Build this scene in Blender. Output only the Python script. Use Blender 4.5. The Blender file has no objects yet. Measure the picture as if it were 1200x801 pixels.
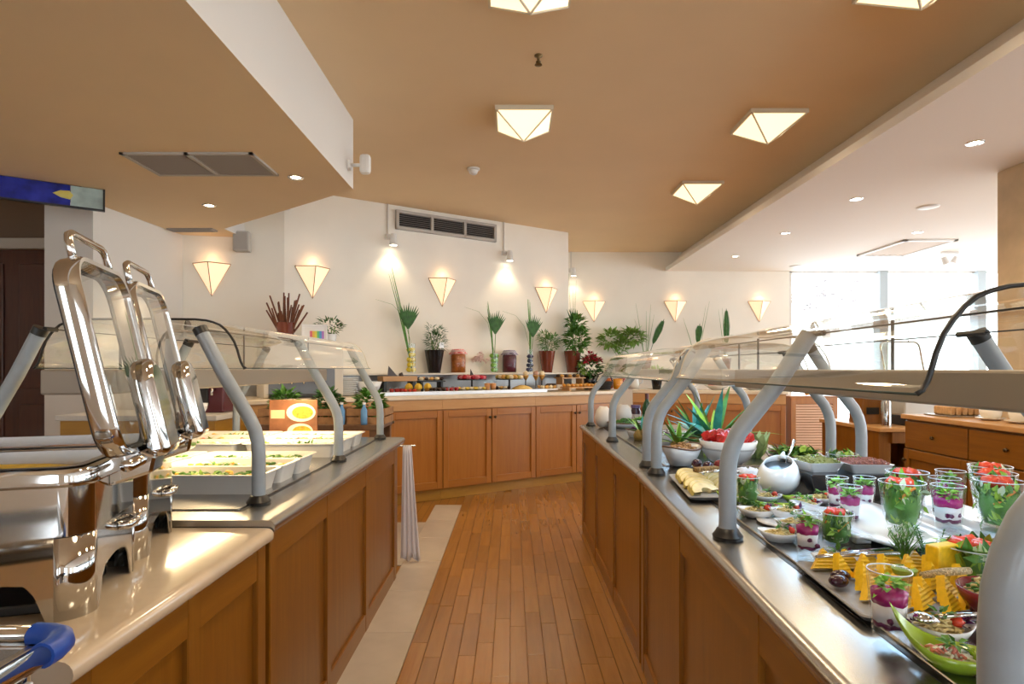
import bpy, bmesh, math, random
from mathutils import Vector, Matrix, noise as mnoise

# ------------------------------------------------------------------ camera
scene = bpy.context.scene
COL = scene.collection
EYE = 1.25
FPX = 700.0            # focal length in pixels of the 1200 x 801 frame
cam_d = bpy.data.cameras.new('camera')
cam_d.sensor_width = 36.0
cam_d.lens = 36.0 * FPX / 1200.0
cam_d.shift_y = (432.0 - 400.5) / 1200.0
cam_d.clip_start = 0.02
cam = bpy.data.objects.new('camera', cam_d)
cam.location = (0, 0, EYE)
cam.rotation_euler = (math.radians(90), 0, 0)
COL.objects.link(cam)
scene.camera = cam

# ------------------------------------------------------------------ world and exposure
world = bpy.data.worlds.new('daylight')
scene.world = world
world.use_nodes = True
wn = world.node_tree.nodes
wn['Background'].inputs[0].default_value = (0.86, 0.94, 1.0, 1)
wn['Background'].inputs[1].default_value = 4.6
scene.view_settings.view_transform = 'Standard'
scene.view_settings.look = 'None'
scene.view_settings.gamma = 1.0
scene.view_settings.use_curve_mapping = False
scene.view_settings.exposure = 0.50
scene.cycles.max_bounces = 10
scene.cycles.diffuse_bounces = 4
scene.cycles.glossy_bounces = 4
scene.cycles.transparent_max_bounces = 24
scene.cycles.sample_clamp_indirect = 6.0
scene.cycles.caustics_reflective = False
scene.cycles.caustics_refractive = False
LAMP = (1.0, 0.78, 0.50)
PYRAMID_W, SCONCE_W, SPOT_W, HEAT_W = 1.0, 0.58, 6.0, 2.5
PYRAMID_BEAM, SCONCE_BULB = 30.0, 0.2

R = random.Random(7)
PI = math.pi
rad = math.radians

# ------------------------------------------------------------------ materials
MATS = {}
def _new(name):
    m = bpy.data.materials.new(name); m.use_nodes = True
    MATS[name] = m
    return m, m.node_tree.nodes, m.node_tree.links, m.node_tree.nodes['Principled BSDF']

def mat(name, col, rough=0.5, metal=0.0, var=0.0, vscale=20.0, bump=0.0, bscale=60.0, emit=0.0, ecol=None,
        coat=0.0, sss=0.0, trans=0.0, rand=0.0, stretch=(1, 1, 1), spec=None):
    if name in MATS: return MATS[name]
    m, N, L, b = _new(name)
    b.inputs['Roughness'].default_value = rough
    b.inputs['Metallic'].default_value = metal
    b.inputs['Base Color'].default_value = (*col, 1)
    if coat: b.inputs['Coat Weight'].default_value = coat
    if spec is not None: b.inputs['Specular IOR Level'].default_value = spec
    if sss:
        b.inputs['Subsurface Weight'].default_value = sss
        b.inputs['Subsurface Radius'].default_value = (0.02, 0.01, 0.006)
    if trans: b.inputs['Transmission Weight'].default_value = trans
    if emit:
        b.inputs['Emission Color'].default_value = (*(ecol or col), 1)
        b.inputs['Emission Strength'].default_value = emit
    if var or bump:
        tc = N.new('ShaderNodeTexCoord'); mp = N.new('ShaderNodeMapping')
        mp.inputs['Scale'].default_value = stretch
        L.new(tc.outputs['Object'], mp.inputs[0])
    if var or rand:
        fac = None
        if var:
            nz = N.new('ShaderNodeTexNoise'); nz.inputs['Scale'].default_value = vscale
            nz.inputs['Detail'].default_value = 4
            L.new(mp.outputs[0], nz.inputs['Vector'])
            mr = N.new('ShaderNodeMapRange')
            mr.inputs[1].default_value = 0.3; mr.inputs[2].default_value = 0.7
            mr.inputs[3].default_value = 1 - var; mr.inputs[4].default_value = 1 + var
            L.new(nz.outputs[0], mr.inputs[0]); fac = mr.outputs[0]
        if rand:
            oi = N.new('ShaderNodeObjectInfo'); mr2 = N.new('ShaderNodeMapRange')
            mr2.inputs[3].default_value = 1 - rand; mr2.inputs[4].default_value = 1 + rand
            L.new(oi.outputs['Random'], mr2.inputs[0])
            if fac:
                mu = N.new('ShaderNodeMath'); mu.operation = 'MULTIPLY'
                L.new(fac, mu.inputs[0]); L.new(mr2.outputs[0], mu.inputs[1]); fac = mu.outputs[0]
            else: fac = mr2.outputs[0]
        vm = N.new('ShaderNodeVectorMath'); vm.operation = 'SCALE'
        vm.inputs[0].default_value = col
        L.new(fac, vm.inputs['Scale']); L.new(vm.outputs[0], b.inputs['Base Color'])
    if bump:
        n2 = N.new('ShaderNodeTexNoise'); n2.inputs['Scale'].default_value = bscale
        n2.inputs['Detail'].default_value = 3
        L.new(mp.outputs[0], n2.inputs['Vector'])
        bp = N.new('ShaderNodeBump'); bp.inputs['Strength'].default_value = bump
        bp.inputs['Distance'].default_value = 0.01
        L.new(n2.outputs[0], bp.inputs['Height']); L.new(bp.outputs[0], b.inputs['Normal'])
    return m

def wood(name, c1, c2, stretch, rough=0.35, rand=0.06, coat=0.25):
    m, N, L, b = _new(name)
    tc = N.new('ShaderNodeTexCoord'); mp = N.new('ShaderNodeMapping')
    mp.inputs['Scale'].default_value = stretch
    oi = N.new('ShaderNodeObjectInfo')
    sh = N.new('ShaderNodeVectorMath'); sh.operation = 'SCALE'; sh.inputs[0].default_value = (7.3, 5.1, 3.7)
    L.new(oi.outputs['Random'], sh.inputs['Scale'])
    ad = N.new('ShaderNodeVectorMath'); ad.operation = 'ADD'
    L.new(tc.outputs['Object'], ad.inputs[0]); L.new(sh.outputs[0], ad.inputs[1])
    L.new(ad.outputs[0], mp.inputs[0])
    nz = N.new('ShaderNodeTexNoise'); nz.inputs['Scale'].default_value = 3.0
    nz.inputs['Detail'].default_value = 6; nz.inputs['Roughness'].default_value = 0.65
    nz.inputs['Distortion'].default_value = 0.6
    L.new(mp.outputs[0], nz.inputs['Vector'])
    cr = N.new('ShaderNodeValToRGB')
    cr.color_ramp.elements[0].position = 0.32; cr.color_ramp.elements[0].color = (*c2, 1)
    cr.color_ramp.elements[1].position = 0.66; cr.color_ramp.elements[1].color = (*c1, 1)
    L.new(nz.outputs[0], cr.inputs[0])
    mr = N.new('ShaderNodeMapRange'); mr.inputs[3].default_value = 1 - rand; mr.inputs[4].default_value = 1 + rand
    L.new(oi.outputs['Random'], mr.inputs[0])
    vm = N.new('ShaderNodeVectorMath'); vm.operation = 'SCALE'
    L.new(cr.outputs[0], vm.inputs[0]); L.new(mr.outputs[0], vm.inputs['Scale'])
    L.new(vm.outputs[0], b.inputs['Base Color'])
    b.inputs['Roughness'].default_value = rough
    b.inputs['Coat Weight'].default_value = coat
    b.inputs['Coat Roughness'].default_value = 0.2
    return m

def thin_glass(name, tint=(0.95, 0.98, 0.96), rough=0.0, ior=1.5, boost=1.0, haze=0.0):
    m, N, L, b = _new(name)
    N.remove(b)
    out = N['Material Output']
    tr = N.new('ShaderNodeBsdfTransparent'); tr.inputs[0].default_value = (*tint, 1)
    gl = N.new('ShaderNodeBsdfGlossy'); gl.inputs['Roughness'].default_value = rough
    gl.inputs[0].default_value = (1, 1, 1, 1)
    fr = N.new('ShaderNodeFresnel')
    ge = N.new('ShaderNodeNewGeometry'); mx = N.new('ShaderNodeMix')
    mx.inputs[2].default_value = ior; mx.inputs[3].default_value = 1 / ior
    L.new(ge.outputs['Backfacing'], mx.inputs[0]); L.new(mx.outputs[0], fr.inputs[0])
    mu = N.new('ShaderNodeMath'); mu.operation = 'MULTIPLY'; mu.inputs[1].default_value = boost; mu.use_clamp = True
    L.new(fr.outputs[0], mu.inputs[0])
    ms = N.new('ShaderNodeMixShader')
    L.new(mu.outputs[0], ms.inputs[0]); L.new(tr.outputs[0], ms.inputs[1]); L.new(gl.outputs[0], ms.inputs[2])
    last = ms
    if haze:
        df = N.new('ShaderNodeBsdfDiffuse'); df.inputs[0].default_value = (0.9, 0.92, 0.9, 1)
        m2 = N.new('ShaderNodeMixShader'); m2.inputs[0].default_value = haze
        L.new(ms.outputs[0], m2.inputs[1]); L.new(df.outputs[0], m2.inputs[2]); last = m2
    L.new(last.outputs[0], out.inputs['Surface'])
    return m

def glow(name, col, strength):
    m, N, L, b = _new(name)
    b.inputs['Base Color'].default_value = (*col, 1)
    b.inputs['Emission Color'].default_value = (*col, 1)
    b.inputs['Emission Strength'].default_value = strength
    return m

CREAM = mat('wall_paint', (0.92, 0.87, 0.78), 0.85, var=0.02, vscale=3)
WHITEP = mat('white_paint', (0.74, 0.70, 0.65), 0.85)
TAN = mat('ceiling_bounce_tan', (0.80, 0.61, 0.39), 0.9, var=0.02, vscale=2)  # warm light bounced up from the floor is put into this tan
PALE = mat('pale_ceiling_paint', (0.90, 0.86, 0.81), 0.9)
WOODV = wood('honey_wood_upright', (0.25, 0.098, 0.007), (0.185, 0.066, 0.004), (9, 9, 0.7))
WOODH = wood('honey_wood_level', (0.25, 0.098, 0.007), (0.185, 0.066, 0.004), (0.7, 0.7, 9))
DOORV = wood('orange_wood_upright', (0.40, 0.158, 0.024), (0.33, 0.12, 0.016), (9, 9, 0.7))
DOORH = wood('orange_wood_level', (0.40, 0.158, 0.024), (0.33, 0.12, 0.016), (0.7, 0.7, 9))
PINE = wood('pale_wood', (0.56, 0.31, 0.12), (0.48, 0.25, 0.085), (1, 1, 9), rough=0.5)
PLINTH = wood('yellow_plinth_wood', (0.46, 0.25, 0.04), (0.38, 0.19, 0.025), (1, 1, 9))
FLOORW = wood('floor_plank_wood', (0.36, 0.165, 0.028), (0.29, 0.125, 0.018), (12, 0.8, 12), rough=0.24, rand=0.13, coat=0.35)
DARKW = wood('dark_red_wood', (0.10, 0.028, 0.014), (0.06, 0.016, 0.01), (9, 9, 0.7))
MARBLE = mat('marble_floor', (0.52, 0.45, 0.38), 0.3, var=0.10, vscale=5, rand=0.05)
STONE = mat('beige_worktop_stone', (0.58, 0.47, 0.35), 0.14, var=0.08, vscale=9, coat=0.4)
STEEL = mat('brushed_steel', (0.42, 0.41, 0.40), 0.27, 1.0, var=0.05, vscale=60, stretch=(8, 0.4, 8))
CHROME = mat('polished_steel', (0.58, 0.58, 0.58), 0.07, 1.0)
ALU = mat('grey_brown_housing_metal', (0.30, 0.255, 0.21), 0.42, 0.35)
POSTM = mat('pale_grey_post_enamel', (0.29, 0.33, 0.37), 0.38, var=0.05, vscale=25, coat=0.2)
BLACK = mat('black_plastic', (0.012, 0.012, 0.013), 0.35)
BLACKM = mat('black_gloss', (0.01, 0.01, 0.012), 0.12)
WHITE = mat('white_porcelain', (0.86, 0.87, 0.88), 0.16, coat=0.3)
CREAMP = mat('cream_porcelain', (0.82, 0.77, 0.68), 0.25)
GUARD = thin_glass('sneeze_guard_glass', (0.93, 0.95, 0.93), 0.02, 1.5, 1.25, 0.05)
PANE = thin_glass('window_glass', (0.97, 0.98, 0.98))
TUMB = thin_glass('tumbler_glass', (0.97, 0.985, 0.99), 0.0, 1.4, 0.9)
BLUEG = mat('blue_art_glass', (0.018, 0.03, 0.26), 0.12, var=0.6, vscale=9)
GREENG = mat('pale_green_art_glass', (0.34, 0.42, 0.40), 0.12, var=0.25, vscale=9)
LEAFD = mat('dark_leaf', (0.035, 0.13, 0.022), 0.6, var=0.35, vscale=25)
LEAFM = mat('mid_green_leaf', (0.09, 0.25, 0.035), 0.6, var=0.35, vscale=25)
LEAFL = mat('lime_leaf', (0.28, 0.48, 0.05), 0.45, var=0.3, vscale=30)
TEAL = mat('teal_pineapple_leaf', (0.05, 0.30, 0.27), 0.4, var=0.4, vscale=18)
STALK = mat('leaf_stalk', (0.16, 0.28, 0.06), 0.5)
TERRA = mat('glazed_red_brown_pot', (0.16, 0.035, 0.018), 0.15, coat=0.5)
TWIG = mat('brown_twig', (0.17, 0.055, 0.022), 0.6, var=0.3, vscale=30)
PANE_W = glow('warm_lampshade', (1.0, 0.80, 0.50), PYRAMID_W)
SHADE_W = glow('warm_sconce_shade', (1.0, 0.72, 0.46), SCONCE_W)
BULB_W = glow('warm_bulb', (1.0, 0.86, 0.62), 18.0)
HEAT = glow('heat_lamp_tube', (1.0, 0.72, 0.38), HEAT_W)
COOL = glow('cool_lamp_tube', (0.45, 0.72, 1.0), 3.0)

# ------------------------------------------------------------------ geometry collector
class G:
    def __init__(self):
        self.v = []; self.f = []; self.m = []; self.cur = 0
    def add(self, verts, faces):
        o = len(self.v)
        self.v.extend([tuple(p) for p in verts])
        for fc in faces:
            self.f.append([o + i for i in fc]); self.m.append(self.cur)
        return self
    def box(self, x0, y0, z0, x1, y1, z1):
        vs = [(x0,y0,z0),(x1,y0,z0),(x1,y1,z0),(x0,y1,z0),(x0,y0,z1),(x1,y0,z1),(x1,y1,z1),(x0,y1,z1)]
        return self.add(vs, [(0,3,2,1),(4,5,6,7),(0,1,5,4),(1,2,6,5),(2,3,7,6),(3,0,4,7)])
    def prism(self, poly, z0, z1):
        n = len(poly)
        vs = [(x, y, z0) for x, y in poly] + [(x, y, z1) for x, y in poly]
        fs = [tuple(range(n))[::-1], tuple(range(n, 2*n))]
        fs += [(i, (i+1) % n, n + (i+1) % n, n + i) for i in range(n)]
        return self.add(vs, fs)
    def extrude(self, poly3, vec):
        n = len(poly3); vec = Vector(vec)
        vs = [Vector(p) for p in poly3] + [Vector(p) + vec for p in poly3]
        fs = [tuple(range(n))[::-1], tuple(range(n, 2*n))]
        fs += [(i, (i+1) % n, n + (i+1) % n, n + i) for i in range(n)]
        return self.add(vs, fs)
    def tube(self, pts, r, n=8, cap=True, closed=False):
        pts = [Vector(p) for p in pts]; k = len(pts)
        rs = r if isinstance(r, (list, tuple)) else [r] * k
        vs = []; prev = None
        for i, p in enumerate(pts):
            if closed: d = pts[(i+1) % k] - pts[i-1]
            else: d = pts[min(i+1, k-1)] - pts[max(i-1, 0)]
            d = d.normalized() if d.length > 1e-9 else Vector((0, 0, 1))
            if prev is None:
                a = Vector((0, 0, 1)) if abs(d.z) < 0.9 else Vector((1, 0, 0))
                u = d.cross(a).normalized()
            else:
                u = (prev - d * prev.dot(d))
                u = u.normalized() if u.length > 1e-6 else d.orthogonal().normalized()
            prev = u; w = d.cross(u)
            for j in range(n):
                t = 2 * PI * j / n
                vs.append(p + (u * math.cos(t) + w * math.sin(t)) * rs[i])
        fs = []
        for i in range(k if closed else k - 1):
            a = i * n; b = ((i + 1) % k) * n
            for j in range(n):
                fs.append((a + j, a + (j+1) % n, b + (j+1) % n, b + j))
        if cap and not closed:
            fs.append(tuple(range(n))[::-1]); fs.append(tuple((k-1)*n + j for j in range(n)))
        return self.add(vs, fs)
    def lathe(self, prof, n=24, c=(0, 0, 0), sx=1.0, sy=1.0):
        vs = []; fs = []; rows = []
        for r, z in prof:
            if r < 1e-6:
                rows.append([len(vs)]); vs.append((c[0], c[1], c[2] + z))
            else:
                rows.append(list(range(len(vs), len(vs) + n)))
                for j in range(n):
                    t = 2 * PI * j / n
                    vs.append((c[0] + r * sx * math.cos(t), c[1] + r * sy * math.sin(t), c[2] + z))
        for a, b in zip(rows, rows[1:]):
            for j in range(n):
                q = [a[j % len(a)], a[(j+1) % len(a)], b[(j+1) % len(b)], b[j % len(b)]]
                q = list(dict.fromkeys(q))
                if len(q) > 2: fs.append(q)
        return self.add(vs, fs)
    def grid(self, rows, closed=False):
        m = len(rows[0]); vs = [p for r in rows for p in r]; fs = []
        for i in range(len(rows) - 1):
            for j in range(m if closed else m - 1):
                k = (j + 1) % m
                fs.append((i*m + j, i*m + k, (i+1)*m + k, (i+1)*m + j))
        return self.add(vs, fs)
    def blob(self, c, r, rng, sx=1, sy=1, sz=1, jit=0.25):
        ph = (1 + 5 ** 0.5) / 2
        base = [(-1,ph,0),(1,ph,0),(-1,-ph,0),(1,-ph,0),(0,-1,ph),(0,1,ph),(0,-1,-ph),(0,1,-ph),(ph,0,-1),(ph,0,1),(-ph,0,-1),(-ph,0,1)]
        fs = [(0,11,5),(0,5,1),(0,1,7),(0,7,10),(0,10,11),(1,5,9),(5,11,4),(11,10,2),(10,7,6),(7,1,8),(3,9,4),(3,4,2),(3,2,6),(3,6,8),(3,8,9),(4,9,5),(2,4,11),(6,2,10),(8,6,7),(9,8,1)]
        a = rng.uniform(0, 2 * PI); ca, sa = math.cos(a), math.sin(a)
        vs = []
        for x, y, z in base:
            k = r / 1.902 * rng.uniform(1 - jit, 1 + jit)
            x, y = x * ca - y * sa, x * sa + y * ca
            vs.append((c[0] + x * k * sx, c[1] + y * k * sy, c[2] + z * k * sz))
        return self.add(vs, fs)
    def leaf(self, p, d, up, ln, w, curl=0.3, seg=3):
        p = Vector(p); d = Vector(d).normalized(); up = Vector(up)
        s = d.cross(up)
        s = s.normalized() if s.length > 1e-5 else d.orthogonal().normalized()
        up = s.cross(d).normalized()
        vs = []; fs = []
        for i in range(seg + 1):
            t = i / seg
            q = p + d * ln * t - up * curl * ln * t * t
            ww = w * math.sin(PI * min(1, 0.12 + 0.88 * t) ** 0.8) * 0.5 if i < seg else 0.0005
            vs += [q - s * ww + up * ww * 0.35, q, q + s * ww + up * ww * 0.35]
        for i in range(seg):
            a = 3 * i
            fs += [(a, a+1, a+4, a+3), (a+1, a+2, a+5, a+4)]
        return self.add(vs, fs)
    def xf(self, M, start=0):
        for i in range(start, len(self.v)):
            self.v[i] = tuple(M @ Vector(self.v[i]))
        return self
    def mesh(self, name, mats, smooth=False, fixn=True):
        me = bpy.data.meshes.new(name)
        me.from_pydata(self.v, [], self.f)
        for mm in (mats if isinstance(mats, (list, tuple)) else [mats]): me.materials.append(mm)
        if len(me.materials) > 1: me.polygons.foreach_set('material_index', self.m)
        if fixn:
            bm = bmesh.new(); bm.from_mesh(me)
            bmesh.ops.recalc_face_normals(bm, faces=bm.faces); bm.to_mesh(me); bm.free()
        if smooth:
            me.polygons.foreach_set('use_smooth', [True] * len(me.polygons))
        me.update()
        return me

def _obj(name, data):
    o = bpy.data.objects.new(name, data); COL.objects.link(o); return o

def thing(name, label, cat, loc=(0, 0, 0), rz=0.0, group=None):
    o = _obj(name, None); o.empty_display_size = 0.05
    o.location = loc; o.rotation_euler = (0, 0, rz)
    o['label'] = label; o['category'] = cat
    if group: o['group'] = group
    return o

def _finish(o, bevel, solid, smooth, auto, bseg=2):
    if solid:
        md = o.modifiers.new('thickness', 'SOLIDIFY'); md.thickness = solid; md.offset = 0
    if bevel:
        md = o.modifiers.new('edges', 'BEVEL'); md.width = bevel; md.segments = bseg; md.limit_method = 'ANGLE'
        md.angle_limit = rad(50)
    if auto and smooth:
        o.data.set_sharp_from_angle(angle=rad(auto))

def part(name, g, m, parent, smooth=False, bevel=0, solid=0, auto=0, loc=None, label=None, kind=None, bseg=2):
    me = g if isinstance(g, bpy.types.Mesh) else g.mesh(name, m, smooth, fixn=not solid)
    o = _obj(name, me); o.parent = parent
    if loc: o.location = loc
    if label: o['label'] = label
    if kind: o['kind'] = kind
    _finish(o, bevel, solid, smooth, auto, bseg)
    return o

def solo(name, g, m, label, cat, loc=(0, 0, 0), rz=0.0, group=None, **k):
    o = part(name, g, m, None, **k)
    o.location = loc; o.rotation_euler = (0, 0, rz)
    o['label'] = label; o['category'] = cat
    if group: o['group'] = group
    return o

def struct(name, g, m, label=None, parent=None, **k):
    o = part(name, g, m, parent, **k)
    if parent is None:
        o['kind'] = 'structure'
        if label: o['label'] = label
    return o

def dup(src, loc, rz=None, label=None, group=None, scale=None):
    r = src.copy(); COL.objects.link(r); r.location = loc
    if rz is not None: r.rotation_euler = (0, 0, rz)
    if scale: r.scale = scale if isinstance(scale, tuple) else (scale,) * 3
    if label: r['label'] = label
    if group: r['group'] = group
    for ch in src.children:
        c = ch.copy(); COL.objects.link(c); c.parent = r
        for gch in ch.children:
            d = gch.copy(); COL.objects.link(d); d.parent = c
    return r

def spot(u, v, z):
    """point at height z on the floor plan, from a sighting in the 1200 x 801 survey frame"""
    y = FPX * (EYE - z) / (v - 432.0)
    return Vector(((u - 600.0) * y / FPX, y, z))

def rrect(w, h, r, n=6, cx=0, cy=0):
    pts = []
    for sx, sy, a0 in ((1, 1, 0), (-1, 1, 90), (-1, -1, 180), (1, -1, 270)):
        for i in range(n + 1):
            a = rad(a0 + 90 * i / n)
            pts.append((cx + sx * (w/2 - r) + r * math.cos(a), cy + sy * (h/2 - r) + r * math.sin(a)))
    return pts

def leafball(g, c, rx, ry, rz, n, ln, w, rng, up=0.3):
    for _ in range(n):
        a = rng.uniform(0, 2*PI); h = rng.uniform(-1, 1); k = rng.uniform(0.45, 1) ** 0.6
        s = math.sqrt(1 - h*h)
        p = (c[0] + rx*k*s*math.cos(a), c[1] + ry*k*s*math.sin(a), c[2] + rz*k*h)
        d = Vector((s*math.cos(a), s*math.sin(a), h*0.5 + up + rng.uniform(-.4, .4)))
        l = ln * rng.uniform(0.7, 1.3)
        g.leaf(p, d, (rng.uniform(-.5,.5), rng.uniform(-.5,.5), 1), l, w * rng.uniform(0.7, 1.3), 0.3, 2)
    return g

# ------------------------------------------------------------------ the setting
CEIL, LOWC, SOFF = 2.96, 2.68, 2.48
WD = Vector((0.84, 0.5426)).normalized()           # direction of the slanted back wall and counter
WN = Vector((-WD.y, WD.x))                          # into the wall
W0 = Vector((-1.343, 6.17)); F0 = Vector((-0.934, 5.54))
def wb(t, off=0.0, z=0.0):                          # point on the slanted wall, off metres in front of it
    p = W0 + WD * t - WN * off
    return Vector((p.x, p.y, z))
def bc(u, off, z):                                  # point on the back counter, off metres behind its front
    p = F0 + WN * off; a = (u - 600.0) / FPX
    t = (a * p.y - p.x) / (WD.x - a * WD.y)
    q = p + WD * t
    return Vector((q.x, q.y, z))
WALL_RZ = math.atan2(WD.y, WD.x)

g = G(); g.box(-6, -3.5, -0.12, 9, 8.9, -0.004)
m, N, L, b = _new('far_floor_planks')
tc = N.new('ShaderNodeTexCoord'); mp = N.new('ShaderNodeMapping'); mp.inputs['Rotation'].default_value = (0, 0, PI/2)
br = N.new('ShaderNodeTexBrick'); br.inputs['Scale'].default_value = 1.0
br.inputs['Brick Width'].default_value = 0.5; br.inputs['Row Height'].default_value = 0.075
br.inputs['Mortar Size'].default_value = 0.002
br.inputs['Color1'].default_value = (0.36, 0.165, 0.028, 1); br.inputs['Color2'].default_value = (0.29, 0.125, 0.018, 1)
br.inputs['Mortar'].default_value = (0.08, 0.03, 0.01, 1)
L.new(tc.outputs['Object'], mp.inputs[0]); L.new(mp.outputs[0], br.inputs[0]); L.new(br.outputs[0], b.inputs['Base Color'])
b.inputs['Roughness'].default_value = 0.35
floor = struct('floor', g, m, 'brown wooden plank floor of the buffet room')

# each plank of the aisle and each marble tile of the border strip is a piece of the floor
plank_mesh = {}
for ln in (0.36, 0.45, 0.56):
    gp = G(); gp.box(-0.0366, 0, -0.0035, 0.0366, ln - 0.0016, 0.004)
    plank_mesh[ln] = gp.mesh('plank', FLOORW)
rp = random.Random(3)
for k in range(14):
    x = -0.4585 + 0.075 * (k + 0.5)
    y = 0.9 - rp.uniform(0, 0.45)
    while True:
        ln = rp.choice((0.36, 0.45, 0.56))
        if y + ln > 5.54 + (x + 0.934) * WD.y / WD.x + 0.45: break
        o = part('plank', plank_mesh[ln], None, floor, bevel=0.0012, bseg=1, loc=(x, y, 0))
        y += ln
gt = G(); gt.box(-0.1205, 0, -0.0035, 0.1205, 0.527, 0.004)
tile_me = gt.mesh('marble_tile', MARBLE)
y = 0.71
while y < 5.4:
    part('marble_tile', tile_me, None, floor, bevel=0.0015, bseg=1, loc=(-0.582, y, 0)); y += 0.53

gt = G(); gt.box(-0.2405, 0, -0.0035, 0.2405, 0.527, 0.004); tile2 = gt.mesh('marble_tile', MARBLE)
for y in (3.80, 4.33): part('marble_tile', tile2, None, floor, bevel=0.0015, bseg=1, loc=(-0.945, y, 0))
def wall(name, p0, p1, z0, z1, mm, th=0.15, label=None):
    p0 = Vector(p0); p1 = Vector(p1); d = (p1 - p0).normalized(); n = Vector((-d.y, d.x)) * th
    g = G(); g.prism([tuple(p0), tuple(p1), tuple(p1 + n), tuple(p0 + n)], z0, z1)
    return struct(name, g, mm, label)
pl = wb(-0.964); pr = wb(2.44)
wall('wall_back', pl.to_2d(), pr.to_2d(), 0, CEIL, CREAM, label='cream slanted wall behind the dessert counter')
wall('wall_back_return', pr.to_2d(), (pr.x - 0.05, 8.75), 0, CEIL, CREAM)
wall('wall_back_far', (pr.x - 0.05, 8.75), (4.06, 8.75), 0, CEIL, CREAM, label='cream far wall with three triangular lamps')
wall('wall_back_corner', (-3.03, 5.50), pl.to_2d(), 0, CEIL, CREAM, label='cream wall piece beside the slanted wall')
wall('wall_left_inner', (-3.10, 4.5), (-3.03, 5.50), 0, CEIL, WHITEP)
g = G(); g.box(-3.46, 4.42, 0, -3.10, 4.62, SOFF)
struct('wall_left_pier', g, WHITEP, 'white pier beside the dark door recess')
wall('wall_left_recess', (-6, 5.2), (-3.3, 5.2), 0, CEIL, mat('dark_brown_recess', (0.20, 0.13, 0.085), 0.8))  # recess wall is a darker brown than the other walls
wall('wall_left', (-6, -3.5), (-6, 5.3), 0, CEIL, CREAM)
# dark door in the recess
g = G(); g.box(-4.95, 5.12, 0, -3.62, 5.19, 2.27)
dr = struct('door_1', g, DARKW, 'dark red-brown wooden door in a recess', bevel=0.006)
for (x0, x1) in ((-4.85, -4.35), (-4.22, -3.72)):
    for (z0, z1) in ((0.12, 0.95), (1.08, 2.15)):
        g = G(); g.box(x0, 5.105, z0, x1, 5.125, z1); part('panel', g, DARKW, dr, bevel=0.008)
g = G(); g.box(-5.1, 5.06, 2.27, -3.55, 5.2, 2.36); struct('trim_1', g, mat('pale_lintel', (0.5, 0.45, 0.38), 0.6), 'pale lintel above the dark door', bevel=0.005)
g = G(); g.box(-3.62, 5.08, 0, -3.54, 5.2, 2.27); struct('trim_2', g, DARKW, bevel=0.005)
# rear of the room, behind the photographer: a window wall that lets the day in
g = G(); g.box(-6, -3.65, 0, 9, -3.5, 0.5); g.box(-6, -3.65, 2.35, 9, -3.5, CEIL)
for x, x2 in ((-6, -3.4), (-2.2, -0.6), (0.6, 2.2), (3.4, 5.0), (6.2, 9)): g.box(x, -3.66, 0.5, x2, -3.49, 2.35)
struct('wall_rear', g, CREAM, 'cream wall with tall windows opposite the desserts')
# window wall at the far end and along the garden side
FR = mat('pale_blue_grey_frame', (0.42, 0.47, 0.50), 0.4)
def window(name, p0, p1, z0, z1, label, transom=None):
    p0 = Vector(p0); p1 = Vector(p1); d = (p1 - p0); ln = d.length; d.normalize(); rz = math.atan2(d.y, d.x)
    g = G(); g.box(0, -0.03, z0, ln, 0.03, z0 + 0.05); g.box(0, -0.03, z1 - 0.02, ln, 0.03, z1)
    g.box(0, -0.03, z0, 0.05, 0.03, z1); g.box(ln - 0.05, -0.03, z0, ln, 0.03, z1)
    o = struct(name, g, WHITEP, label); o.location = (p0.x, p0.y, 0); o.rotation_euler = (0, 0, rz)
    zs = [z0 + 0.05] + ([transom] if transom else []) + [z1 - 0.02]
    for a, b_ in zip(zs, zs[1:]):
        gp = G(); gp.box(0.05, -0.006, a, ln - 0.05, 0.006, b_); part('pane', gp, PANE, o)
    if transom:
        gp = G(); gp.box(0.05, -0.02, transom - 0.025, ln - 0.05, 0.02, transom + 0.025); part('transom', gp, WHITEP, o)
    return o
xs = [4.06, 5.42, 6.85, 8.3]
for i in range(3):
    window('window_%d' % (i + 1), (xs[i], 8.80), (xs[i+1], 8.80), 0.02, LOWC, 'tall bright window pane by the garden end')
for i in range(3):
    g = G(); g.box(xs[i+1] - 0.06, 8.70, 0, xs[i+1] + 0.06, 8.86, LOWC); struct('trim_%d' % (i + 3), g, FR, 'grey window mullion between tall panes')
ys = [8.8, 6.6, 4.4, 2.2, 0.0, -2.2, -3.5]
for i in range(6):
    window('window_%d' % (i + 4), (8.36, ys[i]), (8.36, ys[i+1]), 0.02, LOWC, 'tall garden-side window')
g = G(); g.box(3.53, 3.85, 0, 4.15, 4.35, LOWC)
struct('wall_column', g, mat('beige_stone_column', (0.62, 0.48, 0.32), 0.8, var=0.1, vscale=6), 'square beige column in front of the bright windows', bevel=0.01)

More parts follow.
